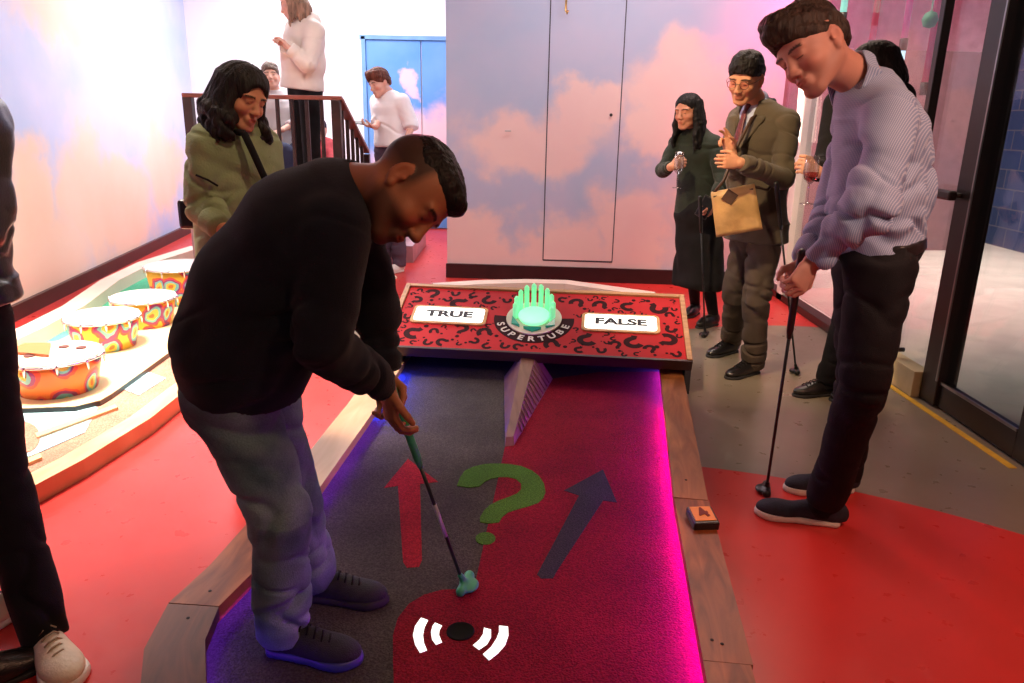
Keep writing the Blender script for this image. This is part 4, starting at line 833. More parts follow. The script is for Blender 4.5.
def p_seated():
    J = dict(neck=D(274, 92, 7.55), pelvis=D(282, 150, 7.60), shR=D(262, 100, 7.50), shL=D(288, 100, 7.65), elR=D(258, 124, 7.45), elL=D(300, 120, 7.55), wrR=D(270, 132, 7.27), wrL=D(282, 130, 7.30),
             hipR=D(278, 152, 7.55), hipL=D(292, 152, 7.65), knR=D(284, 150, 7.25), knL=D(302, 150, 7.35), anR=V(0, 0, 0), anL=V(0, 0, 0))
    for s in 'RL': a = J['kn' + s]; J['an' + s] = V(a[0], a[1] + .04, .70 + .09)
    J['H'] = H = Head(D(271, 77, 7.50), imdir(.2, .1, -.9), imdir(-.1, -.95, -.1), .98); auto_spine(J, .14, .10, .14, .11, .16, .12)
    e = mkperson('seated young man with short brown hair and pale grey top behind the railing', J, V(J['anR'][0], 7.35, .70))
    S = Sdf(.0075); H.build(S); body_core(S, J, .9)
    hand(S, J['wrR'], imdir(.8, .3, -.2), imdir(.2, .6, .2), imdir(0, -.8, -.3), (30, 40, 30), .95); hand(S, J['wrL'], imdir(-.8, .3, -.2), imdir(-.2, .6, .2), imdir(0, -.8, -.3), (30, 40, 30), .95)
    finish_body(S, e, J, (.62, .36, .27), hair=(.1, .06, .04))
    S = Sdf(.008); top_garment(S, J, .02, (.064, .056, .045), k=.03, shoulder=.064, cuff=.6); sdf_obj('shirt', S, mat('pale_grey_cotton', (.52, .48, .48), .8, .05, 10), e, folds=arm_folds(J, amp=.008))
    S = Sdf(.008); trousers(S, J, (.092, .074, .064), top=.1, hem=.04); sdf_obj('trousers', S, mat('dark_blue_denim', (.03, .04, .09), .8), e, folds=leg_folds(J, amp=.006))
    for s in 'RL': shoe(e, J['an' + s], V(.1, -1, 0), .70, RUBBER_WHITE, RUBBER_WHITE, .27, .045)
    short_hair(e, H, mat('light_brown_hair', (.12, .075, .05), .5, .3, 60, .4, 120), thick=.012, fringe=.088, top=.024, side=.004, res=.006, strand=(.005, 50))
    b = empty('bench', V(J['pelvis'][0], 7.67, .70), 'dark bench under the seated young man behind the railing', 'bench'); bm = bmesh.new(); c = J['pelvis']; add_box(bm, (c[0] + .2, c[1] + .03, c[2] - .15), (1.3, .40, .05)); rebase(bm_obj('seat', bm, BLACK_LEATHER, None, False, .01), b)
    for dx in (-.3, .7):
        bm = bmesh.new(); add_box(bm, (c[0] + dx, c[1] + .03, (c[2] - .17 + .70) / 2), (.05, .34, c[2] - .17 - .70)); rebase(bm_obj('leg', bm, BLACK_LEATHER, None, False, .004), b)
    return e, J
def p_red_far():
    J = dict(neck=D(320, 140, 8.2), pelvis=D(322, 182, 8.2), shR=D(312, 145, 8.2), shL=D(329, 145, 8.22), elR=D(309, 163, 8.1), elL=D(333, 163, 8.1), wrR=D(315, 172, 7.95), wrL=D(327, 172, 7.95),
             hipR=D(317, 184, 8.2), hipL=D(327, 184, 8.2), knR=D(316, 188, 7.85), knL=D(329, 188, 7.85), anR=V(0, 0, 0), anL=V(0, 0, 0))
    for s in 'RL': a = J['kn' + s]; J['an' + s] = V(a[0], a[1] + .03, .70 + .085)
    J['H'] = H = Head(D(319, 130, 8.17), imdir(0, .3, -.9), imdir(0, -.95, -.2), .95); auto_spine(J, .14, .10, .14, .11, .16, .12)
    e = mkperson('person in red top seated far behind the railing', J, V(J['anR'][0], 8.0, .70))
    S = Sdf(.009); H.build(S); body_core(S, J, .9)
    for s in 'RL': hand(S, J['wr' + s], imdir(0, .3, -.9), imdir(0, 1, 0), imdir(1 if s == 'R' else -1, 0, 0), (25, 35, 20), .9)
    finish_body(S, e, J, (.6, .34, .26))
    S = Sdf(.009); top_garment(S, J, .02, (.06, .055, .045), k=.03, shoulder=.062); sdf_obj('jumper', S, mat('red_knit', (.45, .05, .06), .8, .2, 30), e)
    S = Sdf(.009); trousers(S, J, (.09, .07, .06), top=.1); sdf_obj('trousers', S, BLACK_CLOTH, e)
    for s in 'RL': shoe(e, J['an' + s], V(0, -1, 0), .70, BLACK_LEATHER, RUBBER_DARK, .26, .043, 'dress')
    short_hair(e, H, HAIR_DARK, res=.007)
    b = empty('stool', V(J['pelvis'][0], 8.2, .70), 'dark stool under the person in red behind the railing', 'stool'); bm = bmesh.new(); c = J['pelvis']; zz = max(.85, c[2] - .15); add_lathe(bm, [(.17, zz - .05), (.18, zz - .03), (.17, zz)], (c[0], c[1], 0), n=24, closed=True); rebase(bm_obj('seat', bm, BLACK_LEATHER, None), b)
    bm = bmesh.new(); add_lathe(bm, [(.14, .70), (.12, .72), (.03, .73), (.03, zz - .05)], (c[0], c[1], 0), n=20, closed=True); rebase(bm_obj('pedestal', bm, BLACK_LEATHER, None), b)
    return e, J
# ---------------------------------------------------------------- the room
def structure(o): o['kind'] = 'structure'; return o
def vmask_floor():
    m, nt, p = new_mat('painted_floor'); L = nt.links; tc = N(nt, 'ShaderNodeTexCoord')
    def disc(cx, cy, r):
        s = N(nt, 'ShaderNodeVectorMath', operation='SUBTRACT'); L.new(tc.outputs['Object'], s.inputs[0]); s.inputs[1].default_value = (cx, cy, 0)
        ln = N(nt, 'ShaderNodeVectorMath', operation='LENGTH'); L.new(s.outputs[0], ln.inputs[0]); c = N(nt, 'ShaderNodeMath', operation='LESS_THAN'); L.new(ln.outputs['Value'], c.inputs[0]); c.inputs[1].default_value = r; return c.outputs[0]
    mth = lambda op, a, b: (lambda n: (L.new(a, n.inputs[0]), L.new(b, n.inputs[1]) if not isinstance(b, float) else setattr(n.inputs[1], 'default_value', b), n.outputs[0])[2])(N(nt, 'ShaderNodeMath', operation=op))
    # red disc under the striped man's feet: circle through three points of its edge
    P1, P2, P3 = G(704, 467), G(850, 500), G(1024, 535); A = np.array([[2 * (P2 - P1)[0], 2 * (P2 - P1)[1]], [2 * (P3 - P1)[0], 2 * (P3 - P1)[1]]]); bb = np.array([P2[:2] @ P2[:2] - P1[:2] @ P1[:2], P3[:2] @ P3[:2] - P1[:2] @ P1[:2]]); ch = (P3 - P1)[:2]; Lc = np.linalg.norm(ch); sg = .07; r = float(Lc * Lc / 8 / sg + sg / 2); nn_ = V(-ch[1], ch[0]) / Lc; nn_ = nn_ if nn_[1] > 0 else -nn_; c = (P1 + P3)[:2] / 2 - nn_ * (r - sg)
    red1 = disc(float(c[0]), float(c[1]), r); t1 = disc(2.0, 3.75, 1.72); t2 = disc(-1.05, 5.2, .80); t3 = disc(2.6, 1.6, 1.1)
    inv = mth('SUBTRACT', t1, red1); inv = mth('MAXIMUM', inv, 0.0); f = mth('MAXIMUM', inv, t2)
    n1 = N(nt, 'ShaderNodeTexNoise'); n1.inputs['Scale'].default_value = 2.2; n1.inputs['Detail'].default_value = 6; L.new(tc.outputs['Object'], n1.inputs['Vector'])
    def ramp(a, b):
        q = N(nt, 'ShaderNodeValToRGB'); q.color_ramp.elements[0].position = .35; q.color_ramp.elements[1].position = .65; q.color_ramp.elements[0].color = rgb(a); q.color_ramp.elements[1].color = rgb(b); L.new(n1.outputs['Fac'], q.inputs[0]); return q.outputs[0]
    mx = N(nt, 'ShaderNodeMix', data_type='RGBA'); L.new(f, mx.inputs[0]); L.new(ramp((.52, .036, .030), (.58, .044, .038)), mx.inputs[6]); L.new(ramp((.20, .165, .12), (.24, .20, .15)), mx.inputs[7]); L.new(mx.outputs[2], p.inputs['Base Color']); sp_ = N(nt, 'ShaderNodeMath', operation='MULTIPLY_ADD'); L.new(f, sp_.inputs[0]); sp_.inputs[1].default_value = .35; sp_.inputs[2].default_value = .32; L.new(sp_.outputs[0], p.inputs['Specular IOR Level'])
    n2 = N(nt, 'ShaderNodeTexNoise'); n2.inputs['Scale'].default_value = 14; n2.inputs['Detail'].default_value = 5; L.new(tc.outputs['Object'], n2.inputs['Vector'])
    mr = N(nt, 'ShaderNodeMapRange'); L.new(n2.outputs['Fac'], mr.inputs[0]); mr.inputs[3].default_value = .22; mr.inputs[4].default_value = .38; L.new(mr.outputs[0], p.inputs['Roughness'])
    n3 = N(nt, 'ShaderNodeTexNoise'); n3.inputs['Scale'].default_value = 90; L.new(tc.outputs['Object'], n3.inputs['Vector']); b = N(nt, 'ShaderNodeBump'); b.inputs['Strength'].default_value = .02; b.inputs['Distance'].default_value = .004; L.new(n3.outputs['Fac'], b.inputs['Height']); L.new(b.outputs[0], p.inputs['Normal'])
    return m
def wall_slab(name, a, b, z0, z1, th, m, side=1):
    """wall from ground point a to b; thickness goes to the `side` of its line; UV = metres along, height"""
    a, b = np.array(a[:2], float), np.array(b[:2], float); t = unit(b - a); n = V(t[1], -t[0]) * side * th; bm = bmesh.new(); poly_prism(bm, [a, b, b + n, a + n], z0, z1)
    o = bm_obj(name, bm, m); planar_uv(o, lambda p: (float((p[:2] - a) @ t), float(p[2]))); return structure(o)
bm = bmesh.new(); poly_prism(bm, [(-4.9, -1.2), (2.42, -1.2), (2.42, 10.6), (-4.9, 10.6)], -.08, 0); structure(bm_obj('floor', bm, vmask_floor()))
bm = bmesh.new(); poly_prism(bm, [(-4.9, -1.2), (2.5, -1.2), (2.5, 10.8), (-4.9, 10.8)], 3.45, 3.55); structure(bm_obj('ceiling', bm, mat('ceiling_paint', (.35, .30, .31), .9)))
LW0, LW1 = V(-3.61, 5.28), V(-3.85, 7.18); ld = unit(LW1 - LW0); LWa, LWb = LW0 - ld * 6.4, LW0 + ld * 5.1
L0 = float((LW0 - LWa) @ ld)                       # u of LW0 along the left wall
left_cloud = cloud_mat('left_mural', (.46, .58, .84), (.62, .66, .88), (.90, .64, .50), (.92, .70, .58),
    [(L0 - .7, 1.75, .62, .42), (L0 - .95, 1.2, .5, .35), (L0 - .35, .55, .8, .55), (L0 + .55, .85, .38, .45), (L0 + .15, .3, 1.3, .6), (L0 + 1.5, .7, .55, .62), (L0 + 2.2, .45, .9, .55), (L0 + 2.0, 2.25, 1.3, .35), (L0 + 3.6, .9, .7, .5)])
wall_slab('wall_left', LWa, LWb, 0, 3.45, .12, left_cloud, -1)
wall_slab('baseboard_left', LWa + V(.004, 0), LWb + V(.004, 0), 0, .11, .035, mat('dark_red_trim', (.045, .012, .012), .4, .3, 6), 1)
BW0, BW1 = V(-.63, 7.05), V(2.32, 6.865)
back_cloud = cloud_mat('back_mural', (.37, .46, .62), (.47, .48, .62), (.74, .54, .52), (.78, .60, .56), [(.75, 1.28, .62, .30), (1.25, 1.55, .35, .22), (.25, .30, .40, .30), (1.15, .30, .38, .34), (.75, .1, .9, .25), (1.75, .45, .40, .42), (2.0, 1.75, .50, .36), (1.9, 1.3, .35, .28), (2.55, .9, .5, .9)])
wall_slab('wall_back', BW0, BW1, 0, 3.45, .25, back_cloud, -1)
wall_slab('baseboard_back', BW0 + V(-.01, -.03), BW1 + V(0, -.03), 0, .135, .03, mat('dark_maroon_trim', (.030, .010, .012), .35, .3, 6), -1)
wall_slab('wall_back_return', BW0 + V(0, .2), V(-.62, 10.4), 0, 3.45, .15, back_cloud, 1)
bd = unit(BW1 - BW0); bn = V(bd[1], -bd[0])
ux = lambda px, py: float((D(px, py, 7.0)[:2] - BW0) @ bd)
xa, xb = ux(543, 256), ux(612, 256)
door = []
bm = bmesh.new(); a, b = BW0 + bd * (xa + .006) , BW0 + bd * (xb - .006); poly_prism(bm, [a, b, b + bn * .006, a + bn * .006], .20, 3.3)
o = structure(bm_obj('door_1', bm, back_cloud)); planar_uv(o, lambda p: (float((p[:2] - BW0) @ bd), float(p[2])))
gap = mat('door_gap', (.05, .045, .06), .8)
for i, (u0, u1, z0, z1) in enumerate(((xa - .004, xa + .006, .19, 3.3), (xb - .006, xb + .004, .19, 3.3), (xa, xb, .185, .20))):
    bm = bmesh.new(); a, b = BW0 + bd * u0, BW0 + bd * u1; poly_prism(bm, [a, b, b + bn * .003, a + bn * .003], z0, z1); structure(bm_obj('trim_%d' % (i + 1), bm, gap))
lk = empty('door_lock', (0, 0, 0), 'small dark keyhole on the painted panel door in the back wall', 'lock'); q = D(611, 115, 6.93); lk.location = tuple(q)
bm = bmesh.new(); add_lathe(bm, [(.012, 0), (.014, .004), (.006, .006)], q, frame((0, -1, 0), (1, 0, 0)), 16, True); rebase(bm_obj('rosette', bm, BLACK_LEATHER, None), lk)
hk = empty('ceiling_hook', (0, 0, 0), 'brass hanger on the top of the painted panel door', 'hook'); q = D(566, 4, 6.9); hk.location = tuple(q)
bm = bmesh.new(); add_tube(bm, [q + V(0, 0, .14), q + V(0, 0, -.05), q + V(.012, -.01, -.075), q + V(.02, -.012, -.05)], .009, 8); rebase(bm_obj('hanger', bm, mat('brass', (.55, .36, .12), .3, metal=.9), None, True), hk)
hs = empty('door_handle_plate', (0, 0, 0), 'small pale latch plate left of the panel door', 'latch'); q = D(508, 131, 6.97); hs.location = tuple(q)
bm = bmesh.new(); add_box(bm, q, (.055, .012, .014)); rebase(bm_obj('plate', bm, mat('pale_metal', (.5, .45, .45), .4, metal=.5), None, False, .003), hs)
# far wall with its painted door
white = mat('white_paint', (.84, .80, .82), .7, .02, 3)
wall_slab('wall_far', (-4.6, 10.3), (-.5, 10.3), 0, 3.45, .12, white, -1)
blue_cloud = cloud_mat('far_mural', (.07, .24, .62), (.14, .32, .66), (.72, .45, .52), (.80, .52, .55), [(.62, 1.95, .17, .12), (.95, 1.25, .45, .42), (.5, .6, .7, .42)])
x0, x1, xs = D(362, 40, 10.28)[0], -.55, D(421, 40, 10.28)[0]
for i, (a, b) in enumerate(((x0 + .05, xs - .008), (xs + .008, x1))):
    bm = bmesh.new(); poly_prism(bm, [(a, 10.3), (b, 10.3), (b, 10.26), (a, 10.26)], .02, 2.40); o = structure(bm_obj('door_%d' % (i + 2), bm, blue_cloud)); planar_uv(o, lambda p: (float(p[0] - x0), float(p[2])))
bm = bmesh.new(); add_box(bm, (x0 + .02, 10.27, 1.22), (.05, .08, 2.44)); add_box(bm, ((x0 + x1) / 2, 10.27, 2.43), (x1 - x0 + .05, .08, .05)); structure(bm_obj('trim_4', bm, mat('blue_trim', (.14, .30, .58), .6)))
# platform behind the railing
PX0, PX1 = -4.2, -1.55
bm = bmesh.new(); poly_prism(bm, [(-2.83, 6.56), (PX1, 6.56), (PX1, 10.28), (-2.83, 10.28)], 0, .70); structure(bm_obj('trim_5', bm, mat('platform_paint', (.45, .28, .30), .5)))
bm = bmesh.new()
st = empty('staircase', (PX1 + .3, 7.2, 0), 'short flight of steps down from the raised platform', 'stairs')
for i in range(3):
    bm = bmesh.new(); zt = .70 - .175 * (i + 1); xx = PX1 + .02 + .16 * i; poly_prism(bm, [(xx, 7.75), (xx + .16, 7.75), (xx + .16, 8.9), (xx, 8.9)], 0, zt); rebase(bm_obj('step', bm, mat('platform_paint', (.45, .28, .30), .5), None), st)

def railing():
    dk = mat('dark_stained_wood', (.030, .012, .010), .35, .3, 8); rd = mat('red_brown_handrail', (.22, .055, .035), .35, .2, 8)
    a, b, c = D(188, 97, 6.6), D(336, 99, 6.6), D(366, 152, 7.45); a[2] = b[2] = 1.60; e = empty('railing', (a[0], a[1], .70), 'dark wooden railing with red-brown handrail around the raised platform', 'railing')
    def rail(p, q, name='handrail'):
        bm = bmesh.new(); u = unit(q - p); R = frame(u, V(0, 0, 1)); add_box(bm, (p + q) / 2, (.035, .075, np.linalg.norm(q - p)), R); rebase(bm_obj(name, bm, rd, None, False, .008), e)
    rail(a - V(.04, 0, 0), b + V(.05, 0, 0)); rail(b + V(.02, .02, -.01), c)
    n = int(round((b[0] - a[0]) / .125))
    for i in range(n + 1):
        x = a[0] + (b[0] - a[0]) * i / n; big = i in (0, n); w = .075 if big else .030
        bm = bmesh.new(); add_box(bm, (x, 6.6 + .05 * 0, (1.585 + (.0 if big else .62)) / 2 if True else 0), (w, w, 1.585 - (.0 if big else .62))); rebase(bm_obj('newel_post' if big else 'baluster', bm, dk, None, False, .004), e)
    bm = bmesh.new(); add_box(bm, ((a[0] + b[0]) / 2, 6.6, .64), (b[0] - a[0], .06, .10)); rebase(bm_obj('bottom_rail', bm, dk, None, False, .004), e)
    for i in range(1, 7):
        t = i / 6.; p = b + (c - b) * t; big = i == 6; w = .07 if big else .03; zb = 0. if big else max(.02, p[2] - 1.0)
        bm = bmesh.new(); add_box(bm, (p[0], p[1], (p[2] - .02 + zb) / 2), (w, w, p[2] - .02 - zb)); rebase(bm_obj('newel_post' if big else 'baluster', bm, dk, None, False, .004), e)
    p, q = b - V(0, 0, .95), c - V(0, 0, .95); u = unit(q - p); bm = bmesh.new(); add_box(bm, (p + q) / 2 + V(0, 0, .03), (.06, .05, np.linalg.norm(q - p)), frame(u, V(0, 0, 1))); rebase(bm_obj('bottom_rail', bm, dk, None, False, .004), e)
railing()

# right side: storefront glazing and the street outside
DKF = mat('dark_bronze_frame', (.018, .010, .008), .35, .2, 10, spec=.5)
XW = 2.30
def post(name, y0, y1, x0=XW, x1=XW + .10, z0=0, z1=3.45, m=DKF): bm = bmesh.new(); poly_prism(bm, [(x0, y0), (x1, y0), (x1, y1), (x0, y1)], z0, z1); return bm_obj(name, bm, m, None, False, .004)
win = empty('window_1', (XW, 5.5, 0)); win['kind'] = 'structure'
glassw = glass_mat('window_glass', (.93, .95, .95), .18)
lwht = mat('white_post_paint', (.78, .70, .66), .5, .05, 6)
tag(post('window_post', 6.28, 6.42, m=lwht), 'white post'); rebase(bpy.data.objects['window_post'], win)
for (a, b) in ((6.44, 6.86), (4.46, 6.27)):
    bm = bmesh.new(); add_box(bm, (XW + .05, (a + b) / 2, 1.75), (.012, b - a, 3.3)); rebase(bm_obj('window_pane', bm, glassw), win)
o = post('window_sill', 4.46, 6.86, XW + .0, XW + .10, 0, .06); rebase(o, win)
o = post('window_frame', 4.40, 4.45, XW, XW + .05); rebase(o, win)
# sidelight between the dark posts, with a low block and push bar
side = empty('window_2', (XW, 4.1, 0)); side['kind'] = 'structure'
bm = bmesh.new(); add_box(bm, (XW + .05, 4.175, 1.75), (.012, .44, 3.3)); rebase(bm_obj('window_pane', bm, glassw), side)
bm = bmesh.new(); poly_prism(bm, [(XW - .06, 3.96), (XW + .04, 3.96), (XW + .04, 4.38), (XW - .06, 4.38)], 0, .15); rebase(bm_obj('window_sill', bm, mat('cream_block', (.50, .40, .22), .6, .1, 10), None, False, .004), side)
dr = empty('glass_door', (XW, 3.6, 0), 'glass door with dark bronze frame and push bar on the right', 'door')
DY0, DY1, DX0, DX1 = 3.84, 3.16, XW, XW + .06
def dbox(name, x0, x1, y0, y1, z0, z1, m=DKF, par=dr, bv=.005): bm = bmesh.new(); poly_prism(bm, [(x0, y0), (x1, y0), (x1, y1), (x0, y1)], z0, z1); o = bm_obj(name, bm, m, None, False, bv); rebase(o, par); return o
dbox('stile', XW - .02, XW + .09, 3.80, 3.95, 0.01, 3.4); dbox('stile', XW, XW + .06, 3.02, 3.16, 0.01, 3.4); dbox('bottom_rail', XW, XW + .06, 3.16, 3.80, .01, .135)
dbox('pane', XW + .025, XW + .035, 3.16, 3.80, .135, 3.3, glassw, dr, 0); dbox('bead', XW - .006, XW + .004, 3.16, 3.80, .135, .150, mat('steel_bead', (.35, .33, .32), .3, metal=.9), dr, 0); dbox('bead', XW - .026, XW - .018, 3.80, 3.812, .15, 3.3, MATS['steel_bead'], dr, 0)
bm = bmesh.new(); q0, q1 = V(XW - .07, 3.88, 1.13), V(XW - .07, 4.40, 1.11); add_box(bm, (q0 + q1) / 2, (.045, .52, .05)); rebase(bm_obj('push_bar', bm, DKF, None, False, .01), dr)
bm = bmesh.new(); add_tube(bm, [V(XW - .05, 4.22, 1.10), V(XW - .05, 4.22, .18)], .018, 10); add_tube(bm, [V(XW - .05, 3.9, 1.12), V(XW, 3.9, 1.12)], .014, 8); add_tube(bm, [V(XW - .05, 4.22, .2), V(XW - .0, 4.22, .2)], .014, 8); rebase(bm_obj('pull_tube', bm, DKF, None, True), dr)
y0, y1 = V(2.185, 4.42, 0), V(2.225, 3.16, 0); bm = bmesh.new(); u = unit(y1 - y0); nn = V(-u[1], u[0], 0)
if nn[0] < 0: nn = -nn
poly_prism(bm, [y0, y1 + u * .1, y1 + u * .1 + nn * .035, y0 + nn * .035], 0, .004); tag(bm_obj('floor_tape', bm, mat('yellow_tape', (.70, .42, .03), .5, .15, 20)), 'yellow tape strip on the floor along the door threshold', 'tape')
# behind the camera the same glazed wall line carries on
post_o = post('trim_6', -1.2, 3.0, XW + .04, XW + .14, 0, 3.45, mat('near_right_wall', (.30, .12, .12), .7)); structure(post_o)
# outside
bm = bmesh.new(); poly_prism(bm, [(2.42, -1.2), (9, -1.2), (9, 14), (2.42, 14)], -.08, -.005); structure(bm_obj('floor_outside', bm, mat('pale_concrete', (.52, .50, .42), .6, .10, 3, .15, 60)))
def tile_mat():
    m, nt, p = new_mat('blue_tiles'); L = nt.links; uv = N(nt, 'ShaderNodeTexCoord'); b = N(nt, 'ShaderNodeTexBrick'); L.new(uv.outputs['UV'], b.inputs[0]); b.inputs['Scale'].default_value = 1; b.inputs['Brick Width'].default_value = .46; b.inputs['Row Height'].default_value = .24
    b.inputs['Mortar Size'].default_value = .008; b.inputs['Color1'].default_value = (.020, .055, .17, 1); b.inputs['Color2'].default_value = (.035, .085, .25, 1); b.inputs['Mortar'].default_value = (.12, .15, .22, 1); L.new(b.outputs[0], p.inputs['Base Color']); p.inputs['Roughness'].default_value = .25; return m
Q0, Q1 = G(967, 238), G(1024, 253); qd = unit(Q1 - Q0); o = wall_slab('wall_outside', (Q0 - qd * .35)[:2], (Q0 + qd * 5)[:2], -.01, 4.2, .15, tile_mat(), -1)
W1 = (Q0 - qd * .35)[:2]
wall_slab('wall_outside_white', W1 + V(-2.2, .9), W1 + V(0, 0), -.01, 4.2, .15, mat('white_render', (.74, .70, .70), .7), -1)
wall_slab('wall_outside_grey', (2.5, 9.0), (5.55, 9.3), -.01, 2.30, .15, mat('brown_grey_panel', (.22, .15, .15), .45), -1)
# hanging neon tubes behind the glass
def neon(pts, col1, s1, label, cap=None, r=.022, col2=None):
    a, b = pts[0], pts[1]; top = V(b[0], b[1], 3.3); e = empty('hanging_tube', top, label, 'tube light', 'coloured tubes hanging outside the glass')
    bm = bmesh.new(); add_tube(bm, [top, b], r, 12); rebase(bm_obj('tube', bm, emis('neon_%d' % len(bpy.data.materials), col1, s1), None, True), e)
    bm = bmesh.new(); add_tube(bm, [b + V(0, 0, .01), b - V(0, 0, .07)], r * 1.25, 12); rebase(bm_obj('cap', bm, BLACK_LEATHER, None, True), e)
    if pts[2] is not None: bm = bmesh.new(); add_tube(bm, [b - V(0, 0, .07), V(b[0], b[1], pts[2][2])], r, 12); rebase(bm_obj('lower_tube', bm, emis('neon_%d' % len(bpy.data.materials), col2, 1.3), None, True), e)
Yn = 5.6
neon((None if False else D(912, 0, Yn), D(904, 40, Yn), D(900, 70, Yn)), (.55, .08, .22), .55, 'pink tube with black joint and pale blue lower end hanging behind the glass', col2=(.55, .85, 1))
neon((D(940, 0, Yn - .4), D(925, 84, Yn - .4), None), (.42, .02, .08), .4, 'dark crimson tube with black end cap hanging nearest the door frame')
neon((D(877, 0, Yn), D(872, 42, Yn), None), (.65, .06, .12), .5, 'red-pink tube hanging behind the hair of the hidden person')
neon((D(845, 0, Yn), D(843, 14, Yn), None), (.30, .8, .65), .8, 'teal tube hanging above the striped shirt man')
bm = bmesh.new(); add_tube(bm, [DX(803, 66, XW - .02), DX(797, 142, XW - .02)], .02, 12); ob = bm_obj('neon_tube', bm, emis('warm_white_neon', (1, .82, .70), 2.2), None, True); tag(ob, 'short warm white tube glowing on the post behind the suited man', 'tube light')
bm = bmesh.new(); p0 = D(930, 20, 5.2); add_lathe(bm, [(.001, -.05), (.035, -.04), (.05, 0), (.035, .04), (.004, .055), (.004, .9)], p0, n=18); tag(bm_obj('hanging_ornament', bm, mat('green_ornament', (.12, .42, .22), .5), None, True), 'green ornament hanging outside the glass', 'ornament')

# ---------------------------------------------------------------- the putting lane
RZ = .10
WOOD = wood_mat('oiled_hardwood', (.16, .036, .011), (.46, .135, .042), .4, 2.2, (1.2, 7, 7))
WOOD2 = wood_mat('pale_oiled_wood', (.24, .075, .022), (.50, .195, .065), .42, 2.0, (1.2, 7, 7))
WOOD_SHADE = wood_mat('shaded_hardwood', (.085, .022, .009), (.25, .075, .030), .4, 2.2, (1.2, 7, 7))  # hardwood darkened in its colour, standing in for weaker light near the camera
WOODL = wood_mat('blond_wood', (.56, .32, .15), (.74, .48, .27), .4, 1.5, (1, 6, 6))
kerb_r = empty('wooden_kerb', (.7, 2.8, 0), 'right-hand wooden kerb of the putting lane carrying the number box', 'kerb')
kerb_l = empty('wooden_kerb', (-.8, 2.5, 0), 'left-hand wooden kerb of the putting lane beside the man in jeans', 'kerb')
def rail_seg(path, width, m, par, inset=.028, led=None, side=1, tans=(None, None)):
    o = plank('plank', path, width, .062, RZ, m, side=1, tans=tans); rebase(o, par)
    P = [np.array(p[:2], float) for p in path]; inn = []
    for i, p in enumerate(P):
        t = unit(P[min(i + 1, len(P) - 1)] - P[max(i - 1, 0)]); inn.append(p + V(t[1], -t[0]) * inset)
    o = plank('side_board', inn, width - inset - .004, 0, .061, m, side=1, bevel=0); rebase(o, par)
    if led is not None:
        def led_strip(idx, mt):
            q = [P[i] + (inn[i] - P[i]) * .55 for i in idx]; o = plank('led_strip', q, .009, .052, .0615, mt, bevel=0); rebase(o, par)
        for idx, mt in led: led_strip(idx, mt)
LEDM = emis('magenta_led', (.46, .0, 1), 120); LEDB = emis('violet_led', (.16, .04, 1), 90); LEDV = emis('blue_violet_led', (.22, .03, 1), 24); LEDU = emis('blue_led', (.02, .04, 1), 170)
R0, R1, R2, R3, R4 = G(660, 368, RZ), G(674, 497, RZ), G(703, 660, RZ), G(717, 735, RZ), G(735, 830, RZ)
Rm = R1 + (R0 - R1) * .72
rail_seg([R1, Rm, R0 + (R0 - R1) * .12], .125, WOOD2, kerb_r, led=[((0, 1), LEDM), ((1, 2), LEDB)]); rail_seg([R2, R1 - (R1 - R2) * .01], .128, WOOD, kerb_r, led=[((0, 1), LEDM)]); rail_seg([R4, R3, R2 - (R2 - R3) * .01], .122, WOOD, kerb_r, led=[((0, 1, 2), LEDM)])
LP = [G(402, 365, RZ), G(378, 405, RZ), G(320, 487, RZ), G(255, 570, RZ), G(219, 606, RZ), G(205, 640, RZ), G(206, 683, RZ), G(222, 740, RZ), G(262, 800, RZ)]
LP[0] = LP[0] + (LP[0] - LP[1]) * .1
rail_seg([LP[0], LP[1], LP[2]], .15, WOODL, kerb_l, led=[((0, 1), LEDU), ((1, 2), LEDV)]); tj = unit((LP[5] - LP[3])[:2]); rail_seg([LP[2] + (LP[3] - LP[2]) * .01, LP[3], LP[4]], .15, WOOD, kerb_l, led=[((0, 1, 2), LEDV)], tans=(None, tj)); rail_seg([LP[4] + (LP[5] - LP[4]) * .03] + LP[5:], .15, WOOD_SHADE, kerb_l, led=[((0, 1, 2, 3), LEDV)], tans=(tj, None))
# screw plugs on the kerbs
scr = mat('screw_hole', (.02, .01, .008), .8)
for q, par in ((G(722, 644, RZ), kerb_r), (G(712, 520 + 120, RZ), kerb_r), (G(210, 591, RZ), kerb_l), (G(188, 618, RZ), kerb_l), (G(686, 480, RZ), kerb_r)):
    bm = bmesh.new(); add_lathe(bm, [(.005, .0), (.005, .0012)], (q[0], q[1], RZ), n=12, closed=True); rebase(bm_obj('screw', bm, scr, None), par)
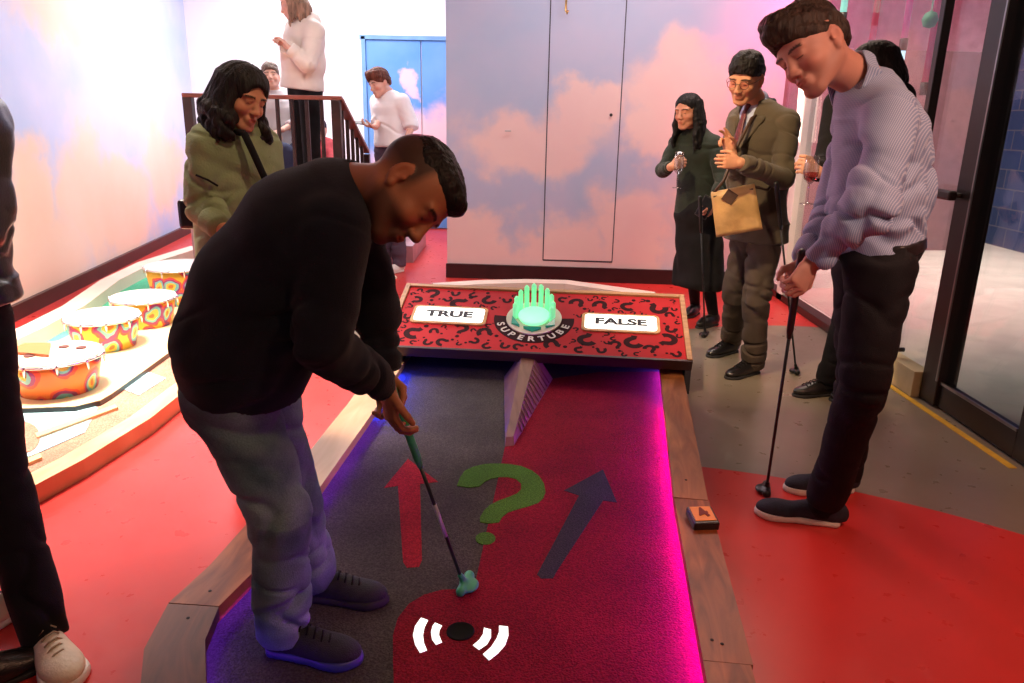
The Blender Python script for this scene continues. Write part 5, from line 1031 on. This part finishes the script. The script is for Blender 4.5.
# turf
TZ = .020
inner_r = [R4, R3, R2, R1, R0, R0 + (R0 - R1) * .30]; inner_l = LP[::-1]
edge = [p + V(.03, 0, 0) for p in inner_r] + [V(-.62, 4.62, 0)] + [p - V(.03, 0, 0) for p in LP]
bm = bmesh.new(); poly_prism(bm, edge, 0, TZ); lane = tag(bm_obj('putting_turf', bm, turf_mat('charcoal_turf', (.058, .050, .046))), 'charcoal and red artificial turf of the putting lane with printed arrows', 'turf')
from mathutils.geometry import tessellate_polygon
def decal(name, px, m, z=TZ, h=.0015, par=lane, label=None):
    bm = bmesh.new(); pts = [G(x, y, z) for x, y in px]; a = sum(pts[i][0] * pts[(i + 1) % len(pts)][1] - pts[(i + 1) % len(pts)][0] * pts[i][1] for i in range(len(pts)))
    if a < 0: pts = pts[::-1]
    vs0 = [bm.verts.new((p[0], p[1], z - .001)) for p in pts]; vs = [bm.verts.new((p[0], p[1], z + h)) for p in pts]; n = len(pts)
    
    for t in tessellate_polygon([[Vector((p[0], p[1], 0)) for p in pts]]):
        for q_ in (vs, vs0): bm.faces.new([q_[k_] for k_ in t])
    for i in range(n): bm.faces.new((vs0[i], vs0[(i + 1) % n], vs[(i + 1) % n], vs[i]))
    o = bm_obj(name, bm, m, None); rebase(o, par)
    if label: o['label'] = label
    return o
RT = turf_mat('red_turf', (.20, .006, .016)); GT = turf_mat('green_turf', (.06, .165, .015)); DT = MATS.get('x') or turf_mat('dark_turf_inlay', (.034, .036, .040))
decal('red_turf_field', [(505, 447), (552, 379), (600, 372), (662, 372), (673, 497), (703, 660), (712, 735), (392, 735), (394, 690), (393, 660), (393, 635), (398, 618), (409, 604), (424, 595), (442, 590), (474, 589)], RT, label='red turf')
decal('red_arrow', [(408, 459), (438, 482), (420, 484), (422, 560), (419, 567), (407, 568), (403, 562), (398, 486), (384, 488)], turf_mat('crimson_turf', (.29, .012, .02)), label='red arrow')
decal('dark_arrow', [(603, 470), (617, 503), (603, 501), (556, 573), (553, 579), (541, 579), (537, 575), (579, 496), (564, 491)], DT, h=.003, label='dark arrow')
decal('question_mark', [(457, 486), (460, 478), (465, 471), (474, 467), (485, 464.5), (497, 464), (509, 464.5), (521, 466.5), (532, 471), (539, 476.5), (544, 484), (545.5, 493), (543, 499), (538, 503.5), (528, 507), (517, 510), (508, 513), (502, 518), (499, 523), (489, 524), (480, 522.5), (480, 518), (484, 511), (490, 505.5), (499, 501), (509, 497.5), (517, 494), (521, 490), (521, 484), (516, 479.5), (508, 477.7), (500, 477.5), (491, 479), (485, 482), (479, 487), (468, 488)], GT, h=.003, label='green question mark')
decal('question_mark_dot', [(485.5 + 10 * math.cos(a), 539 + 6.2 * math.sin(a)) for a in np.linspace(0, 2 * math.pi, 25)[:-1]], GT, h=.003)
GL = emis('lit_marking', (.93, 1, .95), 1.1)
arcs = [[(421, 618.5), (428, 621), (424.5, 628), (423, 636), (424, 644), (427, 651), (420, 653.5), (415, 645), (413, 636), (415, 627)], [(435, 623.5), (442, 626.5), (439.5, 631), (439, 636), (442, 643), (436, 645.5), (432, 640), (431, 633), (432.5, 627)],
        [(484, 628.5), (491, 630.5), (491, 638), (487, 645), (479, 650.5), (473, 646), (479, 641), (483, 635)], [(499, 626.5), (508, 627.5), (508.5, 636), (505, 646), (498, 654), (489, 661), (483, 655), (491, 648), (496.5, 639.5), (499, 633)]]
for a in arcs: decal('lit_arc', a, GL, h=.0035, label='glowing white arc')
c = G(460.5, 632, TZ); bm = bmesh.new(); add_lathe(bm, [(.001, .002), (.034, .002), (.038, .005), (.041, .004), (.041, 0)], c, n=32, closed=True); o = bm_obj('ball_rest', bm, mat('black_rubber_disc', (.008, .009, .008), .95, spec=.1), None, True); rebase(o, lane); o['label'] = 'black ball rest disc'
# numbered box on the right kerb
nb = empty('number_box', G(702, 522, RZ), 'small orange-topped number box on the right wooden kerb', 'marker box'); cc = G(702, 523, RZ); Rb = np.array(Matrix.Rotation(math.radians(6), 3, 'Z')) @ np.array(Matrix.Rotation(math.radians(9), 3, 'X'))
bm = bmesh.new(); add_box(bm, cc + V(0, 0, .018), (.092, .098, .034), Rb); rebase(bm_obj('housing', bm, BLACK_LEATHER, None, False, .006), nb)
bm = bmesh.new(); add_box(bm, cc + V(0, 0, .018) + Rb @ V(0, .004, .0185), (.074, .076, .003), Rb); rebase(bm_obj('orange_panel', bm, mat('orange_panel', (.72, .20, .04), .5, emit=(.8, .22, .05), es=.25), None, False, .001), nb)
me = text_mesh('4', .068, .001, .002, 1.1); T = Matrix.Translation(tuple(cc + V(0, 0, .018) + Rb @ V(0, .004, .0215))) @ Matrix(Rb.tolist()).to_4x4() @ Matrix.Rotation(math.radians(25), 4, 'Z'); me.transform(T); o = link('numeral', me, mat('dark_red_ink', (.20, .01, .01), .6)); rebase(o, nb)

# wedge that splits the lane
wt = [D(523, 351, 4.12), D(536, 353, 4.11)]; z_top = wt[0][2]
tipL, tipR = G(505, 447, TZ), G(514, 446, TZ); bl, br = G(504, 377, TZ), G(553, 379, TZ)
A = [bl, br, wt[1], wt[0]]; 
bm = bmesh.new(); vb = [bm.verts.new(tuple(p)) for p in (tipL, tipR, br, bl)]; vt = [bm.verts.new(tuple(p)) for p in (tipL + V(.003, .03, .035), tipR + V(-.002, .03, .035), wt[1], wt[0])]
bm.faces.new(vb[::-1]); bm.faces.new(vt)
for i in range(4): bm.faces.new((vb[i], vb[(i + 1) % 4], vt[(i + 1) % 4], vt[i]))
WW = wood_mat('brown_wedge_wood', (.13, .055, .035), (.21, .10, .068), .5, 3, (6, 1, 6)); o = bm_obj('body', bm, WW, None); planar_uv(o, lambda p: (float(p[0]), float(p[1])))
wd_e = empty('lane_divider', (tipL + br) / 2, 'brown wooden wedge dividing the lane in front of the answer board', 'divider'); rebase(o, wd_e); bm = bmesh.new()
for i in range(13):       # grooved right cheek
    t = .16 + .80 * i / 13; lo_ = tipR + (br - tipR) * t; hi_ = vt_hi = (tipR + V(-.002, .03, .035)) + (wt[1] - (tipR + V(-.002, .03, .035))) * t; nrm = unit(np.cross(br - tipR, wt[1] - tipR)); nrm = nrm if nrm[0] > 0 else -nrm
    p, q = lo_ + (hi_ - lo_) * .06 + nrm * .002, lo_ + (hi_ - lo_) * .95 + nrm * .002; add_tube(bm, [p, q], .0045, 6)
rebase(bm_obj('ribs', bm, WW, None, True), wd_e)

# the TRUE / FALSE board
NL, NR, FR, FL = G(387, 345, .20), G(687, 360, .20), G(680, 298, .415), G(403, 287, .415)
C0 = (NL + NR) / 2; U_ = unit(NR - NL); Vv = (FL + FR) / 2 - C0; Vv = unit(Vv - (Vv @ U_) * U_); Nn = np.cross(U_, Vv); Rbd = np.stack([U_, Vv, Nn], 1)
WB = float(np.linalg.norm(NR - NL)); HB = float(((FL + FR) / 2 - C0) @ Vv)
def BP(px, py, h=0.):
    r = ray(px, py); o_ = V(0, 0, CAM_H); t = ((C0 + Nn * h - o_) @ Nn) / (r @ Nn); p = o_ + r * t; return V((p - C0) @ U_, (p - C0) @ Vv, h)
bw = lambda u, v, h=0.: C0 + U_ * u + Vv * v + Nn * h
bd_e = empty('answer_board', (C0[0], C0[1] + .3, 0), 'sloping red board with TRUE and FALSE lit panels behind the lane', 'game board')
REDB = mat('red_print', (.40, .010, .014), .6, .10, 4, spec=.2); DKB = mat('dark_maroon_print', (.026, .004, .006), .7, .2, 8, spec=.12); OAK = wood_mat('oak_edging', (.34, .17, .07), (.50, .28, .13), .45, 3, (1, 8, 8))
def bbox_(name, u0, u1, v0, v1, h0, h1, m, bv=.003): bm = bmesh.new(); add_prism(bm, [bw(u0, v0, h0), bw(u1, v0, h0), bw(u1, v1, h0), bw(u0, v1, h0)], [bw(u0, v0, h1), bw(u1, v0, h1), bw(u1, v1, h1), bw(u0, v1, h1)]); o = bm_obj(name, bm, m, None, False, bv); planar_uv(o, lambda p: (float((p - C0) @ U_), float((p - C0) @ Vv))); rebase(o, bd_e); return o
bbox_('panel', -WB / 2, WB / 2, 0, HB, -.03, 0, REDB)
bbox_('frame_edge', -WB / 2 - .03, -WB / 2, -.005, HB + .03, -.05, .012, OAK); bbox_('frame_edge', WB / 2, WB / 2 + .03, -.005, HB + .03, -.05, .012, OAK); bbox_('frame_edge', -WB / 2, WB / 2, HB, HB + .03, -.05, .012, OAK); bbox_('front_lip', -WB / 2 - .03, WB / 2 + .03, -.018, 0, -.06, .004, mat('dark_edge', (.03, .008, .008), .4), .002)
dk2 = mat('dark_housing', (.016, .013, .016), .7)
for sx in (-1, 1):
    x = sx * (WB / 2 + .012); pts = [bw(x, -.012, -.05), bw(x, HB + .02, -.05)]; a, b = pts; bm = bmesh.new(); o1 = U_ * .016
    add_prism(bm, [V(a[0], a[1], 0) - o1, V(b[0], b[1], 0) - o1, b - o1, a - o1], [V(a[0], a[1], 0) + o1, V(b[0], b[1], 0) + o1, b + o1, a + o1]); rebase(bm_obj('side_panel', bm, dk2, None), bd_e)
a, b = bw(-WB / 2, HB, -.05), bw(WB / 2, HB, -.05); bm = bmesh.new(); o1 = V(0, .02, 0); add_prism(bm, [V(a[0], a[1], 0), V(b[0], b[1], 0), b, a], [V(a[0], a[1], 0) + o1, V(b[0], b[1], 0) + o1, b + o1, a + o1]); rebase(bm_obj('back_panel', bm, dk2, None), bd_e)
def roundrect(u0, u1, v0, v1, r, n=6): return [(cx + r * math.cos(a), cy + r * math.sin(a)) for cx, cy, s in ((u1 - r, v1 - r, 0), (u0 + r, v1 - r, 1), (u0 + r, v0 + r, 2), (u1 - r, v0 + r, 3)) for a in np.linspace(s * math.pi / 2, (s + 1) * math.pi / 2, n)]
def bshape(name, pts, h0, h1, m, par=None): bm = bmesh.new(); add_prism(bm, [bw(u, v, h0) for u, v in pts], [bw(u, v, h1) for u, v in pts]); o = bm_obj(name, bm, m, None); rebase(o, par or bd_e); return o
def btext(name, txt, u, v, size, h, m, rot=0., off=0., sx=1., par=None):
    me = text_mesh(txt, size, .0006, off, sx); T = Matrix.Translation(tuple(bw(u, v, h))) @ Matrix(Rbd.tolist()).to_4x4() @ Matrix.Rotation(rot, 4, 'Z'); me.transform(T); o = link(name, me, m); rebase(o, par or bd_e); return o
LIT = emis('lit_panel_white', (1, .97, .90), 1.6); GOLD = mat('gold_bezel', (.50, .28, .10), .4, .2, 20); INK = mat('black_ink', (.008, .006, .012), .6)
for txt, (xa_, ya_), (xb_, yb_) in (('TRUE', (410, 326), (489, 306)), ('FALSE', (579, 335), (662, 313))):
    p, q = BP(xa_, ya_), BP(xb_, yb_); pc = (BP((xa_ + xb_) / 2, (ya_ + yb_) / 2)); wq, hq = .42, .145
    bz = bshape('bezel', roundrect(pc[0] - wq / 2 - .018, pc[0] + wq / 2 + .018, pc[1] - hq / 2 - .018, pc[1] + hq / 2 + .018, .03), 0, .010, GOLD); lt = bshape('light_panel', roundrect(pc[0] - wq / 2, pc[0] + wq / 2, pc[1] - hq / 2, pc[1] + hq / 2, .022), .008, .013, LIT, bz); lt['label'] = 'glowing white panel reading ' + txt
    btext('lettering', txt, pc[0], pc[1], .084, .0150, INK, 0, .0036, 1.40, bz)
cr0 = BP(534, 319)
bm = bmesh.new(); aa = np.linspace(math.radians(-185), math.radians(5), 33); T_ = lambda r_, a, h: bw(cr0[0] + r_ * math.cos(a), cr0[1] + r_ * math.sin(a), h); add_prism_pts = [T_(.150, a, 0) for a in aa]
for a, b in zip(aa, aa[1:]): add_prism(bm, [T_(.150, a, -.001), T_(.240, a, -.001), T_(.240, b, -.001), T_(.150, b, -.001)], [T_(.150, a, .002), T_(.240, a, .002), T_(.240, b, .002), T_(.150, b, .002)])
bmesh.ops.remove_doubles(bm, verts=bm.verts, dist=.0001); rebase(bm_obj('arc_band', bm, DKB, None), bd_e)
bshape('pale_disc', [(cr0[0] + .165 * math.cos(a), cr0[1] + .165 * math.sin(a)) for a in np.linspace(0, 2 * math.pi, 49)[:-1]], .0, .010, mat('pale_disc', (.60, .55, .45), .5))
mes = []
for i, ch in enumerate('SUPERTUBE'):
    a = math.radians(-90 + (i - 4) * 17.5); r_ = .205; me = text_mesh(ch, .062, .0006, .0016, 1.1); me.transform(Matrix.Translation((r_ * math.cos(a), r_ * math.sin(a), 0)) @ Matrix.Rotation(a + math.pi / 2, 4, 'Z')); mes.append(me)
def glyph_q(s):
    '''a bold question mark: a hooked stroke and a dot, size s'''
    path = [(.30 * math.cos(a), .22 + .26 * math.sin(a)) for a in np.linspace(math.radians(165), math.radians(-50), 12)] + [(.02, -.10), (0, -.26)]; bm = bmesh.new(); L_, R_ = [], []
    for i, p in enumerate(path):
        t = np.array(path[min(i + 1, len(path) - 1)]) - np.array(path[max(i - 1, 0)]); t = t / np.linalg.norm(t); w_ = .13; L_.append((p[0] - t[1] * w_, p[1] + t[0] * w_)); R_.append((p[0] + t[1] * w_, p[1] - t[0] * w_))
    for i in range(len(path) - 1): bm.faces.new([bm.verts.new((x * s, y * s, 0)) for x, y in (L_[i], R_[i], R_[i + 1], L_[i + 1])])
    bm.faces.new([bm.verts.new((.11 * math.cos(a) * s, (-.50 + .11 * math.sin(a)) * s, 0)) for a in np.linspace(0, 2 * math.pi, 13)[:-1]])
    me = bpy.data.meshes.new('q'); bm.to_mesh(me); bm.free(); return me
def join_me(name, mes, T, m, par):
    bm = bmesh.new()
    for me in mes: bm.from_mesh(me)
    bmesh.ops.transform(bm, matrix=T, verts=bm.verts); me = bpy.data.meshes.new(name); bm.to_mesh(me); bm.free(); o = link(name, me, m); rebase(o, par); return o
TB = lambda u, v, h: Matrix.Translation(tuple(bw(u, v, h))) @ Matrix(Rbd.tolist()).to_4x4()
join_me('arc_lettering', mes, TB(cr0[0], cr0[1], .0032), mat('pale_ink', (.62, .58, .52), .5), bd_e)
# question-mark print
mes = []; rnd = random.Random(5); placed = []
for tries in range(9000):
    s = rnd.choice((.115, .14, .165) if tries < 1200 else (.075, .09) if tries < 4000 else (.045, .05)); u, v = rnd.uniform(-WB / 2 + s * .6, WB / 2 - s * .6), rnd.uniform(s * .62, HB - s * .62)
    if math.hypot(u - cr0[0], v - cr0[1]) < .25 + s * .3: continue
    if any(abs(u - BP(x, y)[0]) < .235 + s * .32 and abs(v - BP(x, y)[1]) < .095 + s * .32 for x, y in ((449.5, 316), (620.5, 324))): continue
    if any(math.hypot(u - a, v - b) < (s + c_) * .52 for a, b, c_ in placed): continue
    placed.append((u, v, s)); me = glyph_q(s * 1.0); me.transform(Matrix.Translation((u, v, 0)) @ Matrix.Rotation(rnd.uniform(0, 6.28), 4, 'Z')); mes.append(me)
    if len(placed) > 230: break
join_me('question_mark_print', mes, TB(0, 0, .0009), DKB, bd_e)
# the glowing crown of tubes
crown = empty('tube_crown_lamp', bw(cr0[0], cr0[1], 0), 'glowing green crown of upright tubes standing on the answer board', 'lamp')
GG = emis('green_tube_glow', (.20, .80, .36), .75); GG2 = emis('green_glow_core', (.30, 1, .52), .95); vup = unit(Nn * .55 + V(0, 0, 1) * .6)
for i in range(16):
    a = 2 * math.pi * i / 16 + .1; R_ = .112; b = bw(cr0[0] + R_ * math.cos(a), cr0[1] + .005 + R_ * math.sin(a), .008); back = math.sin(a)
    if back < -.35: continue
    bm = bmesh.new(); hgt = .085 + .055 * max(0, back); t = b + vup * hgt; add_tube(bm, [b, t, t + vup * .012], [.0145, .0145, .006], 12); rebase(bm_obj('tube', bm, GG, None, True), crown)
bm = bmesh.new(); add_lathe(bm, [(.02, .010), (.085, .010), (.095, .028), (.085, .034), (.03, .016)], bw(cr0[0], cr0[1], 0), Rbd, 32, True); rebase(bm_obj('bowl', bm, GG2, None, True), crown)
em = mat('emerald', (.01, .22, .14), .25, emit=(.01, .3, .18), es=.3)
for a0 in (-150, -90, -30):
    a = math.radians(a0); cu, cv = cr0[0] + .118 * math.cos(a), cr0[1] + .118 * math.sin(a); tx, ty = -math.sin(a), math.cos(a); w_, d_ = .052, .030
    bm = bmesh.new(); add_prism(bm, [bw(cu - tx * w_, cv - ty * w_, .01), bw(cu + math.cos(a) * d_, cv + math.sin(a) * d_, .01), bw(cu + tx * w_, cv + ty * w_, .01)], [bw(cu - tx * w_, cv - ty * w_, .03), bw(cu + math.cos(a) * d_, cv + math.sin(a) * d_, .018), bw(cu + tx * w_, cv + ty * w_, .03)]); rebase(bm_obj('gem', bm, em, None), crown)

# pale kerb of the next lane behind the board
cream = mat('cream_painted_wood', (.80, .70, .58), .4, .05, 6)
k2 = empty('pale_kerb', (.2, 6.3, 0), 'cream painted kerb of the next lane behind the answer board', 'kerb')
pth = [G(x, y, .10) for x, y in ((432, 283), (480, 280), (525, 279), (568, 280), (612, 286), (656, 292))]; o = plank('plank', pth, .16, .03, .10, cream, side=1); rebase(o, k2)
pth2 = [p + V(0, .62, 0) for p in pth[1:-1]]
t2 = empty('next_lane', (.2, 5.9, 0), 'dark red turf strip of the next lane behind the answer board', 'turf'); bm = bmesh.new(); pts = [p + V(0, -.17, 0) for p in pth]; poly_prism(bm, pts[::-1] + [p + V(0, -.42, 0) for p in pts], 0, .03); rebase(bm_obj('turf_strip', bm, turf_mat('maroon_turf', (.20, .01, .015)), None), t2)
pl = empty('floor_wedge', G(388, 277), 'small pale wedge on the floor left of the answer board', 'wedge'); bm = bmesh.new(); q = [G(381, 279), G(397, 279), G(391, 273.5)]; poly_prism(bm, q if True else q, 0, .02); rebase(bm_obj('wedge_block', bm, cream, None), pl)

# ---------------------------------------------------------------- the drum lane on the left
kd = empty('blond_kerb', (-1.8, 3.0, 0), 'blond wood kerb along the near side of the drum lane', 'kerb')
pn = [G(x, y, .08) for x, y in ((-60, 520), (15, 481), (62, 457), (130, 417), (178, 381), (216, 348), (250, 318))]; o = plank('plank', pn, .10, 0, .08, WOODL, side=1); rebase(o, kd)
kf = empty('lit_kerb', (-3.4, 6, 0), 'brightly lit cream kerb along the wall side of the drum lane', 'kerb')
pf = [G(x, y, .12) for x, y in ((-10, 340), (22, 326), (62, 306), (100, 280), (138, 262), (190, 246))]; o = plank('plank', pf, .15, 0, .12, cream, side=1); rebase(o, kf)
dt = empty('drum_lane_turf', (-2.6, 4.5, 0), 'patchwork floor of the drum lane in orange, pale blue and green', 'turf')
lane_px = [(-60, 520), (15, 484), (62, 460), (130, 420), (178, 384), (216, 351), (240, 300), (190, 249), (138, 266), (100, 285), (62, 311), (22, 331), (-10, 345)]
def dpoly(name, px, m, z0, z1, label=None): bm = bmesh.new(); poly_prism(bm, [G(x, y, z1) for x, y in px], z0, z1); o = bm_obj(name, bm, m, None); rebase(o, dt); return o
dpoly('turf_field', lane_px, turf_mat('coral_turf', (.42, .20, .14)), 0, .02)
SKY = turf_mat('pale_blue_turf', (.30, .50, .55)); dpoly('blue_patch', [(113, 385), (140, 369), (166, 378), (139, 395)], SKY, .019, .024); dpoly('blue_patch', [(10, 412), (60, 400), (98, 407), (85, 432), (40, 452), (15, 462)], SKY, .019, .024)
dpoly('coral_disc', [(22 + 18 * math.cos(a), 437 + 16 * math.sin(a)) for a in np.linspace(0, 2 * math.pi, 25)[:-1]], turf_mat('salmon_turf', (.50, .20, .14)), .023, .027)
dpoly('green_patch', [(20, 345), (60, 318), (130, 276), (170, 262), (185, 268), (120, 312), (70, 340), (30, 360)], turf_mat('mint_turf', (.12, .55, .32)), .019, .024)
dpoly('divider_strip', [(35, 433), (115, 404), (118, 407), (37, 437)], WOODL, .019, .035); dpoly('divider_strip', [(18, 462), (40, 453), (42, 457), (18, 467)], WOODL, .019, .035)
pfm = empty('drum_stage', (-2.5, 4.4, 0), 'curved cream stage with black edge carrying the four drums', 'stage'); px = [(-40, 418), (20, 408), (75, 406), (100, 400), (112, 393), (172, 350), (215, 318), (225, 285), (165, 285), (100, 320), (40, 350), (-20, 375)]
bm = bmesh.new(); poly_prism(bm, [G(x, y, .05) for x, y in px], .02, .05); rebase(bm_obj('stage_top', bm, mat('cream_stage', (.78, .66, .38), .5, .06, 3), None), pfm)
bm = bmesh.new(); poly_prism(bm, [G(x, y + 1.2, .045) for x, y in px], .02, .045); rebase(bm_obj('edge_band', bm, BLACK_LEATHER, None), pfm)
def drum_mat(name, base, seed):
    m, nt, p = new_mat(name); L = nt.links; uv = N(nt, 'ShaderNodeTexCoord'); ad = N(nt, 'ShaderNodeVectorMath', operation='ADD'); ad.inputs[1].default_value = (seed * 3.1, seed * 1.7, seed); L.new(uv.outputs['UV'], ad.inputs[0])
    v = N(nt, 'ShaderNodeTexVoronoi'); v.voronoi_dimensions = '2D'; v.inputs['Scale'].default_value = 3.9; v.inputs['Randomness'].default_value = .75; nw = N(nt, 'ShaderNodeTexNoise'); nw.inputs['Scale'].default_value = 5; L.new(ad.outputs[0], nw.inputs['Vector']); sw = N(nt, 'ShaderNodeVectorMath', operation='MULTIPLY_ADD'); L.new(nw.outputs['Color'], sw.inputs[0]); sw.inputs[1].default_value = (.16, .16, 0); L.new(ad.outputs[0], sw.inputs[2]); L.new(sw.outputs[0], v.inputs['Vector'])
    cr = N(nt, 'ShaderNodeValToRGB'); cr.color_ramp.interpolation = 'CONSTANT'; L.new(v.outputs['Distance'], cr.inputs[0]); e = cr.color_ramp.elements
    cols = [(0, (.85, .20, .04)), (.10, (.80, .62, .10)), (.20, (.20, .60, .62)), (.29, (.32, .05, .22)), (.38, (.82, .10, .06)), (.47, base)]
    e[0].color = rgb(cols[0][1]); e[1].position = cols[1][0]; e[1].color = rgb(cols[1][1])
    for pos, c_ in cols[2:]: q = e.new(pos); q.color = rgb(c_)
    L.new(cr.outputs[0], p.inputs['Base Color']); p.inputs['Roughness'].default_value = .4; return m
def drum(pc, r, h, mt, head_m, label, lean=0):
    e = empty('drum', (pc[0], pc[1], .05), label, 'drum', 'four painted drums on the curved stage'); c = V(pc[0], pc[1], .05)
    bm = bmesh.new(); add_lathe(bm, [(r * .80, 0), (r * .86, h * .3), (r * .93, h * .65), (r * .97, h * .93)], c, n=48, closed=True); o = bm_obj('shell', bm, mt, None, True); uvl = o.data.uv_layers.new(name='UVMap')
    for l in o.data.loops: q = o.data.vertices[l.vertex_index].co; a = math.atan2(q.y - c[1], q.x - c[0]); uvl.data[l.index].uv = (a * r * 1.5, q.z * 1.5)
    rebase(o, e)
    bm = bmesh.new(); add_lathe(bm, [(.001, h + .004), (r * .9, h), (r * .985, h - .002), (r, h - .012), (r * .99, h - .02)], c, n=48); rebase(bm_obj('drum_head', bm, head_m, None, True), e)
    bm = bmesh.new(); add_tube(bm, [c + V(r * 1.01 * math.cos(a), r * 1.01 * math.sin(a), h - .018) for a in np.linspace(0, 2 * math.pi, 49)], .007, 8); rebase(bm_obj('hoop', bm, CHROME, None, True), e)
    for i in range(10):
        a = 2 * math.pi * (i + .4) / 10; p = c + V(r * 1.03 * math.cos(a), r * 1.03 * math.sin(a), h - .018); bm = bmesh.new(); add_tube(bm, [p + V(0, 0, .012), p, p - V(0, 0, .045)], [.006, .008, .0055], 8); rebase(bm_obj('lug', bm, CHROME, None, True), e)
    return e, c
HEADW = mat('white_drum_skin', (.86, .82, .78), .5, .03, 10)
yel, orng = (.85, .55, .05), (.85, .25, .05)
for (x, y, hw, hp, mt, lab) in ((178, 264, 31, 42, drum_mat('drum_print_yellow', yel, 1), 'yellow painted drum with white skin, farthest along the stage behind the sweater man'), (143, 295, 30, 34, drum_mat('drum_print_b', yel, 2), 'yellow and red painted drum with white skin, third from the left edge'), (102, 314, 34, 38, drum_mat('drum_print_c', yel, 4), 'yellow and red painted drum with white skin, second from the left edge')):
    for it in range(1):
        q = G(x, y + hp, .05); dist = float((q - V(0, 0, CAM_H)) @ CF); r = hw * dist / F; c0 = G(x, y + hp - 1, .05) + V(0, r * .55, 0)
        dist = float((c0 - V(0, 0, CAM_H)) @ CF); r = hw * dist / F
        # height from where the rim centre appears
        rr = ray(x, y); t = c0[1] / rr[1]; h = float(CAM_H + rr[2] * t - .05); dx = float((rr * t)[0])
    drum((dx, c0[1]), r, h, mt, HEADW, lab)
q = G(52, 396, .05) + V(0, .12, 0); dist = float((q - V(0, 0, CAM_H)) @ CF); r = 43 * dist / F; rr = ray(54, 352); t = q[1] / rr[1]; h = float(CAM_H + rr[2] * t - .05)
dm, c = drum(((rr * t)[0], q[1]), r, h, drum_mat('drum_print_d', orng, 3), mat('peach_drum_top', (.80, .50, .36), .5, .15, 5), 'orange painted drum with holes in its peach top, nearest the left edge')
for (a, d_) in ((2.6, .55), (.6, .55), (1.5, .35), (4.0, .5)):
    bm = bmesh.new(); add_lathe(bm, [(.024, .0), (.026, .006), (.018, .007)], c + V(r * d_ * math.cos(a), r * d_ * math.sin(a), h + .002), n=20, closed=True); rebase(bm_obj('hole', bm, mat('dark_hole', (.06, .012, .01), .7), None), dm)
bm = bmesh.new(); pa = [c + V(-r * .95, -.05, h + .006), c + V(r * .15, -.10, h + .006), c + V(-r * .35, .11, h + .006), c + V(-r * .9, .09, h + .006)]; add_prism(bm, pa, [p + V(0, 0, .012) for p in pa]); rebase(bm_obj('wooden_flap', bm, WOOD2, None), dm)
for f in (p_sweater, p_striped, p_suit, p_black_woman, p_green, p_left_edge, p_hidden, p_puffer, p_tee, p_seated, p_red_far):
    f()
g1 = D(398, 418, 1.80); 
grn = mat('green_rubber_grip', (.02, .30, .09), .5, .2, 30)
foot = G(465, 588, TZ); gt = D(388, 378, 1.86); ge = D(406, 448, 1.86 + (foot[1] - 1.86) * .0)
ax_ = unit(gt - foot); ge = foot + ax_ * (np.linalg.norm(gt - foot) * .62)
putter('green-headed putter swung by the man in the dark sweater', gt + ax_ * .05, ge, foot, V(.25, 1, 0), grn, mat('dark_steel_shaft', (.03, .035, .035), .3, metal=.7), grn, (mat('silver_band', (.30, .32, .30), .35, .1, 20), (.46, .72)))
sh = empty('shoe', G(-30, 694), 'black shoe tip of a bystander at the bottom left corner', 'shoe'); shoe(sh, G(-48, 704) + V(0, 0, .09), G(10, 676) - G(-40, 700), 0, BLACK_LEATHER, RUBBER_DARK, .29, .046, 'dress', .05)
bpy.context.view_layer.update()
